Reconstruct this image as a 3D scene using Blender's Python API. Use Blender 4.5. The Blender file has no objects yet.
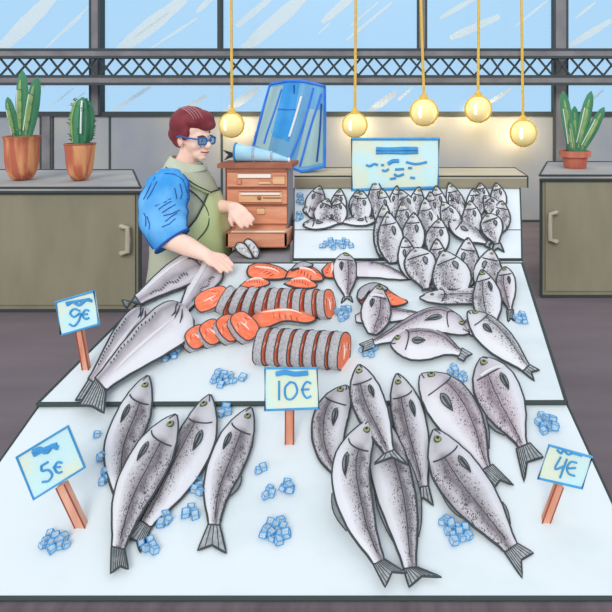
import bpy, math, random
from mathutils import Vector as V, Matrix
random.seed(7)
PI = math.pi
F = 560.0; CX = 400.0; CY = 104.0; CH = 1.6
scn = bpy.context.scene
col = scn.collection
def lin(c):
    return tuple(((x/255)/12.92 if x/255 <= .04045 else ((x/255+.055)/1.055)**2.4) for x in c)
# ---------------------------------------------------------------- camera maths
def ray(px, py): return V(((px-CX)/F, 1.0, -(py-CY)/F))
def at(px, py, Y):
    d = ray(px, py); return V((d.x*Y, Y, CH+d.z*Y))
def hit(px, py, plane):
    p0, n = plane; d = ray(px, py); o = V((0, 0, CH))
    return o + d*((p0-o).dot(n)/d.dot(n))
def shifted(plane, h): return (plane[0]+plane[1]*h, plane[1])
def mkplane(y0, z0, y1, z1):
    n = V((0, -(z1-z0), y1-y0)).normalized(); return (V((0, y0, z0)), n)
T1 = mkplane(1.167, .573, 1.672, .700)
T2 = mkplane(1.672, .712, 2.545, .880)
T3a = mkplane(2.560, .880, 2.857, .957)
T3b = mkplane(2.857, .957, 3.237, 1.114)
# ---------------------------------------------------------------- materials
def mat(name, c, c2=None, scale=6, rough=.75, spec=.2, stretch=(1,1,1), lo=.35, hi=.65, coord='Object'):
    m = bpy.data.materials.new(name); m.use_nodes = True; nt = m.node_tree
    b = nt.nodes['Principled BSDF']; b.inputs['Roughness'].default_value = rough
    b.inputs['Specular IOR Level'].default_value = spec
    b.inputs['Base Color'].default_value = (*lin(c), 1)
    if c2:
        tc = nt.nodes.new('ShaderNodeTexCoord'); mp = nt.nodes.new('ShaderNodeMapping'); mp.inputs['Scale'].default_value = stretch
        nz = nt.nodes.new('ShaderNodeTexNoise'); nz.inputs['Scale'].default_value = scale; nz.inputs['Detail'].default_value = 4
        r = nt.nodes.new('ShaderNodeValToRGB')
        r.color_ramp.elements[0].position = lo; r.color_ramp.elements[0].color = (*lin(c), 1)
        r.color_ramp.elements[1].position = hi; r.color_ramp.elements[1].color = (*lin(c2), 1)
        L = nt.links.new
        L(tc.outputs[coord], mp.inputs[0]); L(mp.outputs[0], nz.inputs['Vector']); L(nz.outputs['Fac'], r.inputs[0]); L(r.outputs[0], b.inputs['Base Color'])
    return m
def fish_mat(name, dark, mid, pale, dots=.72, dotcol=(84,80,84), white=(224,223,226)):
    m = bpy.data.materials.new(name); m.use_nodes = True; nt = m.node_tree; L = nt.links.new
    b = nt.nodes['Principled BSDF']; b.inputs['Roughness'].default_value = .5; b.inputs['Specular IOR Level'].default_value = .25
    u1 = nt.nodes.new('ShaderNodeUVMap'); u1.uv_map = 'norm'
    u2 = nt.nodes.new('ShaderNodeUVMap'); u2.uv_map = 'metric'
    sp = nt.nodes.new('ShaderNodeSeparateXYZ'); L(u1.outputs[0], sp.inputs[0])
    nz = nt.nodes.new('ShaderNodeTexNoise'); nz.inputs['Scale'].default_value = 22; L(u2.outputs[0], nz.inputs['Vector'])
    ad = nt.nodes.new('ShaderNodeMath'); ad.operation = 'MULTIPLY_ADD'; L(nz.outputs['Fac'], ad.inputs[0]); ad.inputs[1].default_value = .28
    ad2 = nt.nodes.new('ShaderNodeMath'); ad2.operation = 'SUBTRACT'; L(sp.outputs[1], ad2.inputs[0]); ad2.inputs[1].default_value = .14; L(ad2.outputs[0], ad.inputs[2])
    r = nt.nodes.new('ShaderNodeValToRGB'); L(ad.outputs[0], r.inputs[0]); cr = r.color_ramp
    cr.elements[0].position = 0; cr.elements[0].color = (*lin(mid), 1)
    cr.elements[1].position = 1; cr.elements[1].color = (*lin(white), 1)
    for p, c in ((.10, pale), (.28, dark), (.42, mid), (.58, pale), (.8, white)):
        e = cr.elements.new(p); e.color = (*lin(c), 1)
    mp = nt.nodes.new('ShaderNodeMapping'); mp.inputs['Scale'].default_value = (185, 340, 1); L(u2.outputs[0], mp.inputs[0])
    vo = nt.nodes.new('ShaderNodeTexVoronoi'); vo.inputs['Scale'].default_value = 1; vo.inputs['Randomness'].default_value = .8; L(mp.outputs[0], vo.inputs['Vector'])
    n2 = nt.nodes.new('ShaderNodeTexNoise'); n2.inputs['Scale'].default_value = 45; L(u2.outputs[0], n2.inputs['Vector'])
    # dots only on the body behind the gill, thinning to the belly
    g1 = nt.nodes.new('ShaderNodeMapRange'); L(sp.outputs[0], g1.inputs[0]); g1.inputs[1].default_value = .22; g1.inputs[2].default_value = .27
    g2 = nt.nodes.new('ShaderNodeMapRange'); L(sp.outputs[1], g2.inputs[0]); g2.inputs[1].default_value = .92; g2.inputs[2].default_value = .5
    th = nt.nodes.new('ShaderNodeMath'); th.operation = 'MULTIPLY'; L(n2.outputs['Fac'], th.inputs[0]); th.inputs[1].default_value = dots
    t2 = nt.nodes.new('ShaderNodeMath'); t2.operation = 'MULTIPLY'; L(th.outputs[0], t2.inputs[0]); L(g2.outputs[0], t2.inputs[1])
    t3 = nt.nodes.new('ShaderNodeMath'); t3.operation = 'MULTIPLY'; L(t2.outputs[0], t3.inputs[0]); L(g1.outputs[0], t3.inputs[1])
    ls = nt.nodes.new('ShaderNodeMath'); ls.operation = 'LESS_THAN'; L(vo.outputs['Distance'], ls.inputs[0]); L(t3.outputs[0], ls.inputs[1])
    mx = nt.nodes.new('ShaderNodeMix'); mx.data_type = 'RGBA'; L(ls.outputs[0], mx.inputs[0]); hm = nt.nodes.new('ShaderNodeMix'); hm.data_type = 'RGBA'; hf = nt.nodes.new('ShaderNodeMapRange'); L(sp.outputs[0], hf.inputs[0]); hf.inputs[1].default_value = .19; hf.inputs[2].default_value = .24; hf.inputs[3].default_value = .65 if dots > 0 else 0; hf.inputs[4].default_value = 0
    L(hf.outputs[0], hm.inputs[0]); L(r.outputs[0], hm.inputs[6]); hm.inputs[7].default_value = (*lin(tuple((x+y)/2 for x, y in zip(pale, white))), 1); L(hm.outputs[2], mx.inputs[6]); mx.inputs[7].default_value = (*lin(dotcol), 1)
    L(mx.outputs[2], b.inputs['Base Color'])
    return m
def emit_mat(name, c, s):
    m = bpy.data.materials.new(name); m.use_nodes = True; nt = m.node_tree
    b = nt.nodes['Principled BSDF']; b.inputs['Base Color'].default_value = (*lin(c), 1)
    b.inputs['Emission Color'].default_value = (*lin(c), 1); b.inputs['Emission Strength'].default_value = s
    return m
def mix_transp(name, c, fac, tint=(255,255,255), rough=.3, gloss=False):
    """fac = how much of the solid surface, the rest is tinted transparency"""
    m = bpy.data.materials.new(name); m.use_nodes = True; nt = m.node_tree; L = nt.links.new
    out = nt.nodes['Material Output']; b = nt.nodes['Principled BSDF']
    b.inputs['Base Color'].default_value = (*lin(c), 1); b.inputs['Roughness'].default_value = rough
    t = nt.nodes.new('ShaderNodeBsdfTransparent'); t.inputs[0].default_value = (*tint, 1) if max(tint) <= 1 else (*lin(tint), 1)
    x = nt.nodes.new('ShaderNodeMixShader'); x.inputs[0].default_value = fac
    L(t.outputs[0], x.inputs[1]); L(b.outputs[0], x.inputs[2]); L(x.outputs[0], out.inputs[0])
    return m
M = {}
INK = M['ink'] = mat('ink', (60,70,70), rough=.6)
M['inkfish'] = mat('fish_edge', (66,72,74), rough=.6)
M['black'] = mat('black_edge', (62,72,70), rough=.6)
M['tray'] = mat('white_tray', (224,232,233), (205,216,218), 2.2, rough=.5, stretch=(1,1.6,1), lo=.5, hi=.72)
M['tray3'] = mat('white_tray_back', (236,243,245), (224,234,238), 3, rough=.5)
M['apron_panel'] = mat('counter_front', (112,100,104), (96,86,90), 8, stretch=(4,1,1))
M['metal'] = mat('grey_metal', (140,142,146), (158,160,164), 5)
M['floor'] = mat('mauve_floor', (126,115,119), (112,101,106), 2.0, stretch=(.5,1.8,1), lo=.3, hi=.7)
M['wall'] = mat('grey_wall', (154,160,170), (176,177,174), 1.3, stretch=(1,1,.7))
M['frame'] = mat('window_frame', (120,118,122), (140,138,140), 3)
M['framedark'] = mat('frame_dark', (70,78,80))
M['cab'] = mat('olive_cabinet', (136,131,110), (148,142,120), 2.5, stretch=(2,2,.6))
M['cabtop'] = mat('grey_worktop', (156,156,158), (184,180,172), 1.6)
M['handle'] = mat('beige_handle', (176,170,150), (190,184,164), 8)
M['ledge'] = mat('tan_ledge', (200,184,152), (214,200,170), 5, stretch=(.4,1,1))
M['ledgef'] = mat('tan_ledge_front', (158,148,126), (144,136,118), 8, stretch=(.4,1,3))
M['bass'] = fish_mat('silver_fish_skin', (118,110,114), (148,141,145), (190,186,189))
M['bream'] = fish_mat('mauve_fish_skin', (140,126,132), (168,155,161), (200,190,195), dots=.7)
M['small'] = fish_mat('small_fish_skin', (150,146,149), (180,176,179), (208,205,207), dots=.8, white=(226,226,228))
M['hake'] = fish_mat('hake_skin', (150,144,148), (178,170,175), (204,197,201), dots=.0)
M['fin'] = mat('fin_grey', (118,124,124), (140,144,144), 60)
M['tailfin'] = mat('tail_grey', (178,182,182), (142,147,148), 90)
M['iris'] = mat('iris_olive', (150,158,100), (128,138,84), 80, rough=.3)
M['pupil'] = mat('pupil', (40,44,38), rough=.25)
M['mouth'] = mat('mouth_white', (222,220,222))
M['salmon'] = mat('salmon_flesh', (250,122,84), (247,150,116), 30, rough=.55, stretch=(1,3,1), lo=.42, hi=.7)
M['fat'] = mat('salmon_fat', (244,222,208))
M['skin_s'] = mat('salmon_skin', (184,182,184), (158,156,159), 140, rough=.5, lo=.45, hi=.62)
M['cutlet'] = mat('cutlet_pale', (216,214,214), (150,152,152), 60, lo=.52, hi=.6)
M['ice'] = mix_transp('ice', (224,240,246), .55, (240,250,253), .15)
M['blue'] = mat('blue_line', (66,150,208), (84,164,216), 20)
M['board'] = mat('sign_board', (226,236,212), (206,240,240), 9, rough=.6, lo=.42, hi=.58)
M['stick'] = mat('terracotta_stick', (208,138,108), (230,176,150), 30, stretch=(1,1,.2))
M['terra'] = mat('terracotta', (190,106,82), (226,160,112), 16, stretch=(1,1,.08), lo=.46, hi=.6)
M['terra2'] = mat('terracotta_red', (186,100,84), (206,124,98), 14, stretch=(1,1,.2))
M['leaf'] = mat('leaf_green', (62,122,92), (84,146,108), 10, stretch=(1,1,.2))
M['leafpale'] = mat('leaf_pale', (156,178,112), (120,160,104), 16)
M['leafwhite'] = mat('leaf_white', (226,236,226))
M['soil'] = mat('soil', (92,62,48), (70,50,42), 40)
M['wood'] = mat('brown_wood', (214,142,110), (226,164,132), 12, stretch=(.5,1,3))
M['wooddark'] = mat('brown_wood_dark', (158,98,78), (172,112,88), 12)
M['woodpale'] = mat('pale_wood', (226,176,128), (236,196,152), 12, stretch=(.5,1,3))
M['woodwhite'] = mat('white_slat', (246,234,222))
M['sidepanel'] = mat('grey_side', (150,148,152))
M['cord'] = mat('yellow_cord', (226,184,82), (236,200,104), 30)
M['globe'] = emit_mat('globe_glass', (252,230,160), .30)
M['globe_highlight'] = emit_mat('highlight_white', (255,250,235), 1.2)  # bright white for the highlight painted on each globe
M['hair'] = mat('maroon_hair', (124,48,56), (142,68,72), 9, stretch=(1,1,1), rough=.6)
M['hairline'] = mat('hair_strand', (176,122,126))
M['hairdark'] = mat('hair_dark', (96,34,44))
M['skin'] = mat('skin', (253,220,202), (248,204,184), 8, rough=.6)
M['skinline'] = mat('skin_line', (156,76,66))
M['blouse'] = mat('sage_blouse', (176,182,156), (190,194,170), 5)
M['collar'] = mat('collar', (190,196,172), (204,208,188), 10)
M['apron'] = mat('green_apron', (186,200,142), (204,214,172), 5, stretch=(1,1,.4))
M['sleeve'] = mat('blue_sleeve', (62,152,220), (112,184,238), 9, stretch=(1,1,.5), lo=.4, hi=.68)
M['navy'] = mat('navy_line', (44,84,158))
M['glasses'] = mat('blue_glasses', (52,104,168))
M['lens'] = mix_transp('lens_glass', (120,176,210), .35, (190,225,245), .1)
M['trouser'] = mat('dark_trousers', (78,80,86))
M['shoe'] = mat('dark_shoes', (50,48,50))
M['bag'] = mix_transp('blue_plastic', (128,194,232), .68, (175,215,240), .3)
M['bagpale'] = mix_transp('pale_plastic', (176,212,212), .8, (200,225,230), .3)
M['bagdeep'] = mat('deep_blue_plastic', (62,154,222), (84,172,230), 9)
M['bagedge'] = mat('royal_blue_edge', (58,122,226), (72,140,232), 9)
M['white'] = mat('white_line', (240,244,248))
M['wrap'] = mat('blue_wrap', (156,208,234), (184,224,240), 12)
M['wrapedge'] = mat('wrap_edge', (70,148,196))
M['reflection_streak'] = mix_transp('glass_reflection', (246,238,212), .42, (1,1,1), .8)  # cream film that colours reflections onto the window glass
M['glass'] = None
g = bpy.data.materials.new('window_glass'); g.use_nodes = True; nt = g.node_tree
o_ = nt.nodes['Material Output']; nt.nodes.remove(nt.nodes['Principled BSDF'])
t_ = nt.nodes.new('ShaderNodeBsdfTransparent'); t_.inputs[0].default_value = (.735, .90, 1.0, 1)
gl = nt.nodes.new('ShaderNodeBsdfGlossy'); gl.inputs['Roughness'].default_value = .2
mx_ = nt.nodes.new('ShaderNodeMixShader'); mx_.inputs[0].default_value = .03
nt.links.new(t_.outputs[0], mx_.inputs[1]); nt.links.new(gl.outputs[0], mx_.inputs[2]); nt.links.new(mx_.outputs[0], o_.inputs[0])
M['glass'] = g
# ---------------------------------------------------------------- mesh builder
class MB:
    def __init__(s): s.v = []; s.f = []; s.m = []; s.uv = None; s.mats = []
    def mi(s, m):
        if m not in s.mats: s.mats.append(m)
        return s.mats.index(m)
    def add(s, vs, fs, m):
        k = len(s.v); s.v += [tuple(x) for x in vs]; i = s.mi(m)
        for f in fs: s.f.append([a+k for a in f]); s.m.append(i)
    def box(s, lo, hi, m):
        x0,y0,z0 = lo; x1,y1,z1 = hi
        s.hexa([(x0,y0,z0),(x1,y0,z0),(x1,y1,z0),(x0,y1,z0)], [(x0,y0,z1),(x1,y0,z1),(x1,y1,z1),(x0,y1,z1)], m)
    def hexa(s, b, t, m):
        n = len(b); vs = list(b)+list(t)
        fs = [list(range(n))[::-1], list(range(n, 2*n))]+[[i, (i+1) % n, n+(i+1) % n, n+i] for i in range(n)]
        s.add(vs, fs, m)
    def tube(s, pts, r, m, seg=6, closed=False, cap=True):
        pts = [V(p) for p in pts]
        q = [pts[0]]
        for p in pts[1:]:
            if (p-q[-1]).length > 1e-5: q.append(p)
        if closed and (q[0]-q[-1]).length < 1e-5: q.pop()
        pts = q; n = len(pts)
        if n < 2: return
        rs = r if isinstance(r, (list, tuple)) else [r]*n
        if len(rs) < n: rs = [rs[min(len(rs)-1, int(i*len(rs)/n))] for i in range(n)]
        vs = []; up = None
        for i, p in enumerate(pts):
            a = pts[(i-1) % n] if (closed or i > 0) else p; b = pts[(i+1) % n] if (closed or i < n-1) else p
            t = (b-a)
            if t.length < 1e-7: t = V((0,0,1))
            t.normalize()
            if up is None:
                up = V((0,0,1)) if abs(t.z) < .9 else V((0,1,0))
            u = up - t*up.dot(t)
            if u.length < 1e-4: u = t.orthogonal()
            u.normalize(); w = t.cross(u); up = u
            for k in range(seg):
                an = 2*PI*k/seg; vs.append(p+(u*math.cos(an)+w*math.sin(an))*rs[i])
        fs = []
        for i in range(n if closed else n-1):
            j = (i+1) % n
            for k in range(seg):
                l = (k+1) % seg; fs.append([i*seg+k, i*seg+l, j*seg+l, j*seg+k])
        if not closed and cap:
            fs.append(list(range(seg))[::-1]); fs.append([(n-1)*seg+k for k in range(seg)])
        s.add(vs, fs, m)
    def lathe(s, prof, c, m, seg=28, sx=1, sy=1):
        vs = []; n = len(prof)
        for r, z in prof:
            for k in range(seg):
                a = 2*PI*k/seg; vs.append((c[0]+r*math.cos(a)*sx, c[1]+r*math.sin(a)*sy, c[2]+z))
        fs = [[i*seg+k, i*seg+(k+1) % seg, (i+1)*seg+(k+1) % seg, (i+1)*seg+k] for i in range(n-1) for k in range(seg)]
        fs.append(list(range(seg))[::-1]); fs.append([(n-1)*seg+k for k in range(seg)])
        s.add(vs, fs, m)
    def ball(s, c, r, m, axes=None, seg=16, rings=10):
        """ellipsoid; axes = 3x3 columns"""
        c = V(c); r = (r, r, r) if not isinstance(r, (tuple, list)) else r
        A = axes or (V((1,0,0)), V((0,1,0)), V((0,0,1)))
        vs = [c+A[2]*r[2]]
        for i in range(1, rings):
            th = PI*i/rings
            for k in range(seg):
                a = 2*PI*k/seg
                vs.append(c+A[0]*(r[0]*math.sin(th)*math.cos(a))+A[1]*(r[1]*math.sin(th)*math.sin(a))+A[2]*(r[2]*math.cos(th)))
        vs.append(c-A[2]*r[2]); e = len(vs)-1
        fs = [[0, 1+k, 1+(k+1) % seg] for k in range(seg)]
        for i in range(rings-2):
            for k in range(seg):
                fs.append([1+i*seg+k, 1+(i+1)*seg+k, 1+(i+1)*seg+(k+1) % seg, 1+i*seg+(k+1) % seg])
        fs += [[e, 1+(rings-2)*seg+(k+1) % seg, 1+(rings-2)*seg+k] for k in range(seg)]
        s.add(vs, fs, m)
    def build(s, name, parent=None, smooth=True, remesh=None, origin=None, auto=True):
        me = bpy.data.meshes.new(name)
        org = V(origin) if origin else V((0,0,0))
        me.from_pydata([V(v)-org for v in s.v], [], s.f)
        for m in s.mats: me.materials.append(m)
        for p, i in zip(me.polygons, s.m): p.material_index = i
        if s.uv:
            for nm, fn in s.uv.items():
                l = me.uv_layers.new(name=nm)
                for lp in me.loops: l.data[lp.index].uv = fn[lp.vertex_index] if lp.vertex_index < len(fn) else (0,0)
        import bmesh
        bm = bmesh.new(); bm.from_mesh(me); bmesh.ops.recalc_face_normals(bm, faces=bm.faces); bm.to_mesh(me); bm.free()
        if smooth:
            for p in me.polygons: p.use_smooth = True
        o = bpy.data.objects.new(name, me); o.location = org; col.objects.link(o)
        if smooth and auto and not remesh:
            me.set_sharp_from_angle(angle=math.radians(42))
        if remesh:
            md = o.modifiers.new('remesh', 'REMESH'); md.mode = 'VOXEL'; md.voxel_size = remesh; md.use_smooth_shade = True
            sm = o.modifiers.new('smooth', 'CORRECTIVE_SMOOTH'); o.modifiers.remove(sm)
            sm = o.modifiers.new('smooth', 'SMOOTH'); sm.factor = .5; sm.iterations = 3
        if parent: o.parent = parent; o.matrix_parent_inverse = parent.matrix_basis.inverted()
        return o
def empty(name, loc):
    o = bpy.data.objects.new(name, None); o.location = loc; o.empty_display_size = .05; col.objects.link(o); return o
def tag(o, label=None, cat=None, group=None, kind=None):
    if label: o['label'] = label
    if cat: o['category'] = cat
    if group: o['group'] = group
    if kind: o['kind'] = kind
    return o
def catmull(P, n):
    P = [V((p[0], p[1], 0)) if len(p) == 2 else V(p) for p in P]
    Q = [P[0]*2-P[1]]+P+[P[-1]*2-P[-2]]
    raw = []
    for i in range(1, len(Q)-2):
        a, b, c, d = Q[i-1:i+3]
        for k in range(16):
            t = k/16
            raw.append(.5*((2*b)+(c-a)*t+(2*a-5*b+4*c-d)*t*t+(3*b-a-3*c+d)*t**3))
    raw.append(P[-1])
    L = [0]
    for i in range(1, len(raw)): L.append(L[-1]+(raw[i]-raw[i-1]).length)
    out = []; j = 0
    for k in range(n):
        s = L[-1]*k/(n-1)
        while j < len(L)-2 and L[j+1] < s: j += 1
        f = (s-L[j])/max(1e-9, L[j+1]-L[j]); out.append(raw[j].lerp(raw[j+1], min(1, max(0, f))))
    return out
def interp(tab, u):
    for (a, x), (b, y) in zip(tab, tab[1:]):
        if u <= b:
            f = (u-a)/(b-a); f = f*f*(3-2*f)*.35+f*.65; return x+(y-x)*f
    return tab[-1][1]
# ================================================================ SETTING
WY = 7.6
def zw(py, Y): return CH-(py-CY)*Y/F
def xw(px, Y): return (px-CX)*Y/F
b = MB(); b.box((-9, -1.5, -.1), (6.5, WY+.2, 0), M['floor']); tag(b.build('floor', smooth=False), kind='structure')
zs = zw(115, WY)
b = MB(); b.box((-8, WY, 0), (5.5, WY+.15, zs), M['wall'])
tag(b.build('wall_back', smooth=False), kind='structure')
# skirting line and sill line, panel seams
b = MB(); b.box((-8, WY-.03, zs-.02), (5.5, WY+.17, zs+.045), M['framedark']); tag(b.build('trim_1', smooth=False), kind='structure')
b = MB(); b.box((-8, WY-.02, 0), (5.5, WY, .03), M['framedark']); tag(b.build('baseboard_back', smooth=False), kind='structure')
n = 2
for px in (41, 53, 110, 222):
    b = MB(); x = xw(px, WY); b.box((x-.013, WY-.012, .03), (x+.013, WY, zs-.02), M['framedark']); tag(b.build('trim_%d' % n, smooth=False), kind='structure'); n += 1
x0, x1 = xw(43, WY), xw(51, WY)
b = MB(); b.box((x0, WY-.03, .03), (x1, WY, zs-.02), M['frame']); tag(b.build('trim_%d' % n, smooth=False), kind='structure'); n += 1
# windows
ztop = 3.5
edges = [-60, 96.5, 220, 422, 560, 700]
reflection_streaks = {0: [((52,-4),(-4,52),16),((92,2),(40,52),2.5),((80,16),(58,36),2),((16,88),(44,84),9),((72,88),(48,108),2),((84,92),(60,110),1.6)],
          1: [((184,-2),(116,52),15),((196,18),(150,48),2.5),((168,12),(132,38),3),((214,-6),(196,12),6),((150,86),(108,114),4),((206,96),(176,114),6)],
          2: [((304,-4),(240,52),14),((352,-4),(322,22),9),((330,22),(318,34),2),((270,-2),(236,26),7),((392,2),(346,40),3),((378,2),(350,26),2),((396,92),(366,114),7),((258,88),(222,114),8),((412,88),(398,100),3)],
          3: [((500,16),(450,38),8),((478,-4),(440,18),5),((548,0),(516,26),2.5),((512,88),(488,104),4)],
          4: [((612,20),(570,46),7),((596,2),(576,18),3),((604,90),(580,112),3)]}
for i in range(5):
    a, c = xw(edges[i], WY), xw(edges[i+1], WY)
    root = empty('window_%d' % (i+1), ((a+c)/2, WY+.06, zs)); tag(root, kind='structure')
    b = MB(); b.box((a, WY+.05, zs), (c, WY+.06, ztop), M['glass']); b.build('glass_pane', root, smooth=False)
    for (p, q, w) in reflection_streaks[i]:  # diagonal strips: glass reflections painted as pale shapes on the pane
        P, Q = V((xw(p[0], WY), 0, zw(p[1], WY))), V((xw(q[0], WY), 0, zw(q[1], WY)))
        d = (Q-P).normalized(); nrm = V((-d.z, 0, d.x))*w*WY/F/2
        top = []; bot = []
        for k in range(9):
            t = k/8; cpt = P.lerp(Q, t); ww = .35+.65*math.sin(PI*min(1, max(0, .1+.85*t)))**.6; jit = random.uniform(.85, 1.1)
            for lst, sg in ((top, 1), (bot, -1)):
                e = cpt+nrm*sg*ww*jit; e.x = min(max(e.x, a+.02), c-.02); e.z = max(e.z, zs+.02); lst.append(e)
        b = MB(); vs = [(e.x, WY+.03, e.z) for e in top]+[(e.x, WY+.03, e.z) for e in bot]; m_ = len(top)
        b.add(vs, [[k, k+1, m_+k+1, m_+k] for k in range(m_-1)], M['reflection_streak']); b.build('reflection_streak', root, smooth=False)
    if i: # frame post on the left side of this window
        w = {1: .06, 2: .022, 3: .055, 4: .085}[i]
        b = MB(); zb = zs if i != 4 else zw(166, WY-.05)
        if i in (2, 3): zb = zw(60, WY)
        b.box((a-w, WY-.05, zb), (a+w, WY+.08, ztop), M['frame'] if i != 2 else M['framedark'])
        if i != 2:
            for sg in (-1, 1): b.box((a+sg*w-.014, WY-.056, zb), (a+sg*w+.014, WY+.08, ztop), M['framedark'])
        tag(b.build('window_frame', root, smooth=False))
# lattice girder
GY = 7.3
root = empty('lattice_girder', (xw(306, GY), GY, zw(85, GY)))
tag(root, 'grey horizontal girder with crossed dark lattice running across the windows', 'girder')
for nm, ya, yb in (('top_rail', 50, 57.5), ('bottom_rail', 76.5, 84)):
    b = MB(); xa, xb = xw(-60, GY), xw(680, GY)
    b.box((xa, GY-.06, zw(yb, GY)), (xb, GY+.06, zw(ya, GY)), M['frame'])
    for yy in (ya, yb):
        z = zw(yy, GY); b.box((xa, GY-.066, z-.016), (xb, GY+.05, z+.016), M['framedark'])
    b.build(nm, root, smooth=False)
b = MB(); px = -50; k = 0
while px < 670:
    j = random.uniform(-2, 2)
    for dx in (17, -17):
        for off in (0, ):
            b.tube([at(px+off+j, 57, GY-.02*(dx > 0)), at(px+dx+off+random.uniform(-1.5, 1.5), 77, GY-.02*(dx > 0))], .015, M['framedark'], 5)
    px += 15.5 if k % 3 else 18; k += 1
b.build('lattice', root)
# ================================================================ CABINETS
def cabinet(front_px, back_px, yF, yB, ztop_, Xfar, side, label, door_px, handle_c, handle_h):
    Xf = xw(front_px, yF); Xb = xw(back_px, yB)
    root = empty('cabinet', ((Xf+Xfar)/2, (yF+yB)/2, 0)); tag(root, label, 'cabinet', 'olive storage cabinets')
    def quad(ya, z, e=0):
        return None
    s = 1 if side == 'left' else -1      # left cabinet: near end is its right end
    P = [(Xfar, yF), (Xf, yF), (Xb, yB), (Xfar, yB)]
    b = MB(); b.hexa([(x, y, 0) for x, y in P], [(x, y, ztop_-.035) for x, y in P], M['cab'])
    b.tube([(Xfar, yF, .01), (Xf, yF, .01)], .013, INK); b.tube([(Xf, yF, .01), (Xf, yF, ztop_-.035)], .013, INK)
    b.build('body', root, smooth=False)
    P2 = [(Xfar-.02*s, yF-.03), (Xf+.02*s, yF-.03), (Xb+.02*s, yB), (Xfar-.02*s, yB)]
    b = MB(); b.hexa([(x, y, ztop_-.035) for x, y in P2], [(x, y, ztop_) for x, y in P2], M['cabtop'])
    for q in ((P2[0], P2[1]), (P2[1], P2[2]), (P2[2], P2[3])):
        b.tube([(*q[0], ztop_), (*q[1], ztop_)], .009, INK)
    b.tube([(*P2[0], ztop_-.035), (*P2[1], ztop_-.035)], .011, INK)
    b.build('worktop', root, smooth=False)
    x0, x1 = sorted((xw(door_px[0], yF), xw(door_px[1], yF)))
    b = MB(); b.box((x0, yF-.018, .06), (x1, yF, ztop_-.06), M['cab']); d = b.build('door', root, smooth=False)
    hx, hy = handle_c; Y = yF-.06; r = .019
    pts = [at(hx-s*5, hy-handle_h/2, yF-.015), at(hx-s*4, hy-handle_h/2, Y), at(hx+s*1.5, hy-handle_h/2+1.5, Y), at(hx+s*2, hy, Y), at(hx+s*1.5, hy+handle_h/2-1.5, Y), at(hx-s*4, hy+handle_h/2, Y), at(hx-s*5, hy+handle_h/2, yF-.015)]
    b = MB(); b.tube(pts, r, M['handle'], 8); b.build('handle', d)
    return root
cabinet(140, 131, 4.31, 5.43, .96, -4.6, 'left', 'olive brown cabinet on the left under the two cactus pots, pale handle', (-120, 136), (126, 240), 27)
cabinet(541, 549, 4.63, 5.67, 1.013, 3.6, 'right', 'olive brown cabinet at the right edge under the single potted snake plant', (545, 720), (552, 227), 29)
# ================================================================ PLANTS
def pot(px, py, wpx, hpx, z, root, mt, kind):
    Y = F*(CH-z)/(py-CY); s = F/Y; c = at(px, py, Y); c.z = z
    R = wpx/2/s; H = hpx/s
    b = MB()
    if kind == 'round':
        prof = [(R*.30, 0), (R*.62, H*.05), (R*.86, H*.22), (R*.96, H*.45), (R*.98, H*.8), (R*1.0, H*.93), (R*1.06, H*.96), (R*1.06, H), (R*.92, H), (R*.9, H*.9)]
    elif kind == 'egg':
        prof = [(R*.28, 0), (R*.55, H*.05), (R*.80, H*.22), (R*.93, H*.5), (R*.99, H*.85), (R*1.03, H*.95), (R*1.0, H), (R*.9, H), (R*.88, H*.9)]
    else:
        prof = [(R*.72, 0), (R*.8, 0.01), (R*.9, H*.66), (R*1.12, H*.68), (R*1.14, H), (R*1.0, H), (R*.96, H*.85)]
    b.lathe(prof, c, mt, 32); p_ = b.build('pot', root)
    b = MB(); b.lathe([(R*.9, H*.86), (R*.9, H*.9), (0.001, H*.92)], c, M['soil'], 24); b.build('soil', root)
    b = MB(); ring = [(c.x+R*1.03*math.cos(a), c.y+R*1.03*math.sin(a), c.z+H*.99) for a in [2*PI*k/28 for k in range(28)]]
    b.tube(ring, .006, M['wooddark'], 5, closed=True); b.build('rim', root)
    return c, s, R, H, Y
def blade(root, base, tip, w, Y, dy, bend=0, name='leaf'):
    """thick tapered succulent leaf, base/tip in metres in the XZ plane at Y"""
    n = 14; b = MB(); vs = []; K = 10
    A = V(base); B = V(tip); d = (B-A); L = d.length; d.normalize(); side = d.cross(V((0,1,0))).normalized(); nr = side.cross(d)
    C = []
    for i in range(n+1):
        u = i/n; c = A+d*L*u+side*bend*math.sin(PI*u)+V((0,dy*u,0)); C.append(c)
        ww = w*interp([(0,.55),(.3,.9),(.55,1),(.8,.84),(.93,.55),(1,.08)], u)
        for k in range(K):
            a = 2*PI*k/K; vs.append(c+side*ww*math.cos(a)+nr*ww*.35*math.sin(a))
    fs = [[i*K+k, i*K+(k+1) % K, (i+1)*K+(k+1) % K, (i+1)*K+k] for i in range(n) for k in range(K)]
    fs += [list(range(K))[::-1], [n*K+k for k in range(K)]]
    b.add(vs, fs, M['leaf'])
    st = []
    for sgn in (-1,):
        pts = [C[i]+nr*0+side*w*.1-V((0,1,0))*w*.36*interp([(0,.55),(.3,.9),(.55,1),(.8,.84),(.93,.55),(1,.08)], i/n) for i in range(1, n-1)]
        b.tube(pts, [w*.36*math.sin(PI*(i+1)/(len(pts)+1))+.002 for i in range(len(pts))], M['leafpale'], 6)
        pts2 = [p+side*w*.42+V((0,-w*.02,0)) for p in pts[1:-2]]
        b.tube(pts2, w*.09, M['leafwhite'], 5)
        for i in range(2, n-2, 2):
            c = pts[i-1]-V((0,w*.22,0)); b.tube([c-side*w*.3, c+side*w*.18+d*w*.15], w*.07, M['leaf'], 5)
    return b.build(name, root)
def plant_root(px, py, z, label, cat='potted plant'):
    Y = F*(CH-z)/(py-CY); r = empty('potted_plant', (xw(px, Y), Y, z)); tag(r, label, cat, 'potted plants on the cabinets'); return r
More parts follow.
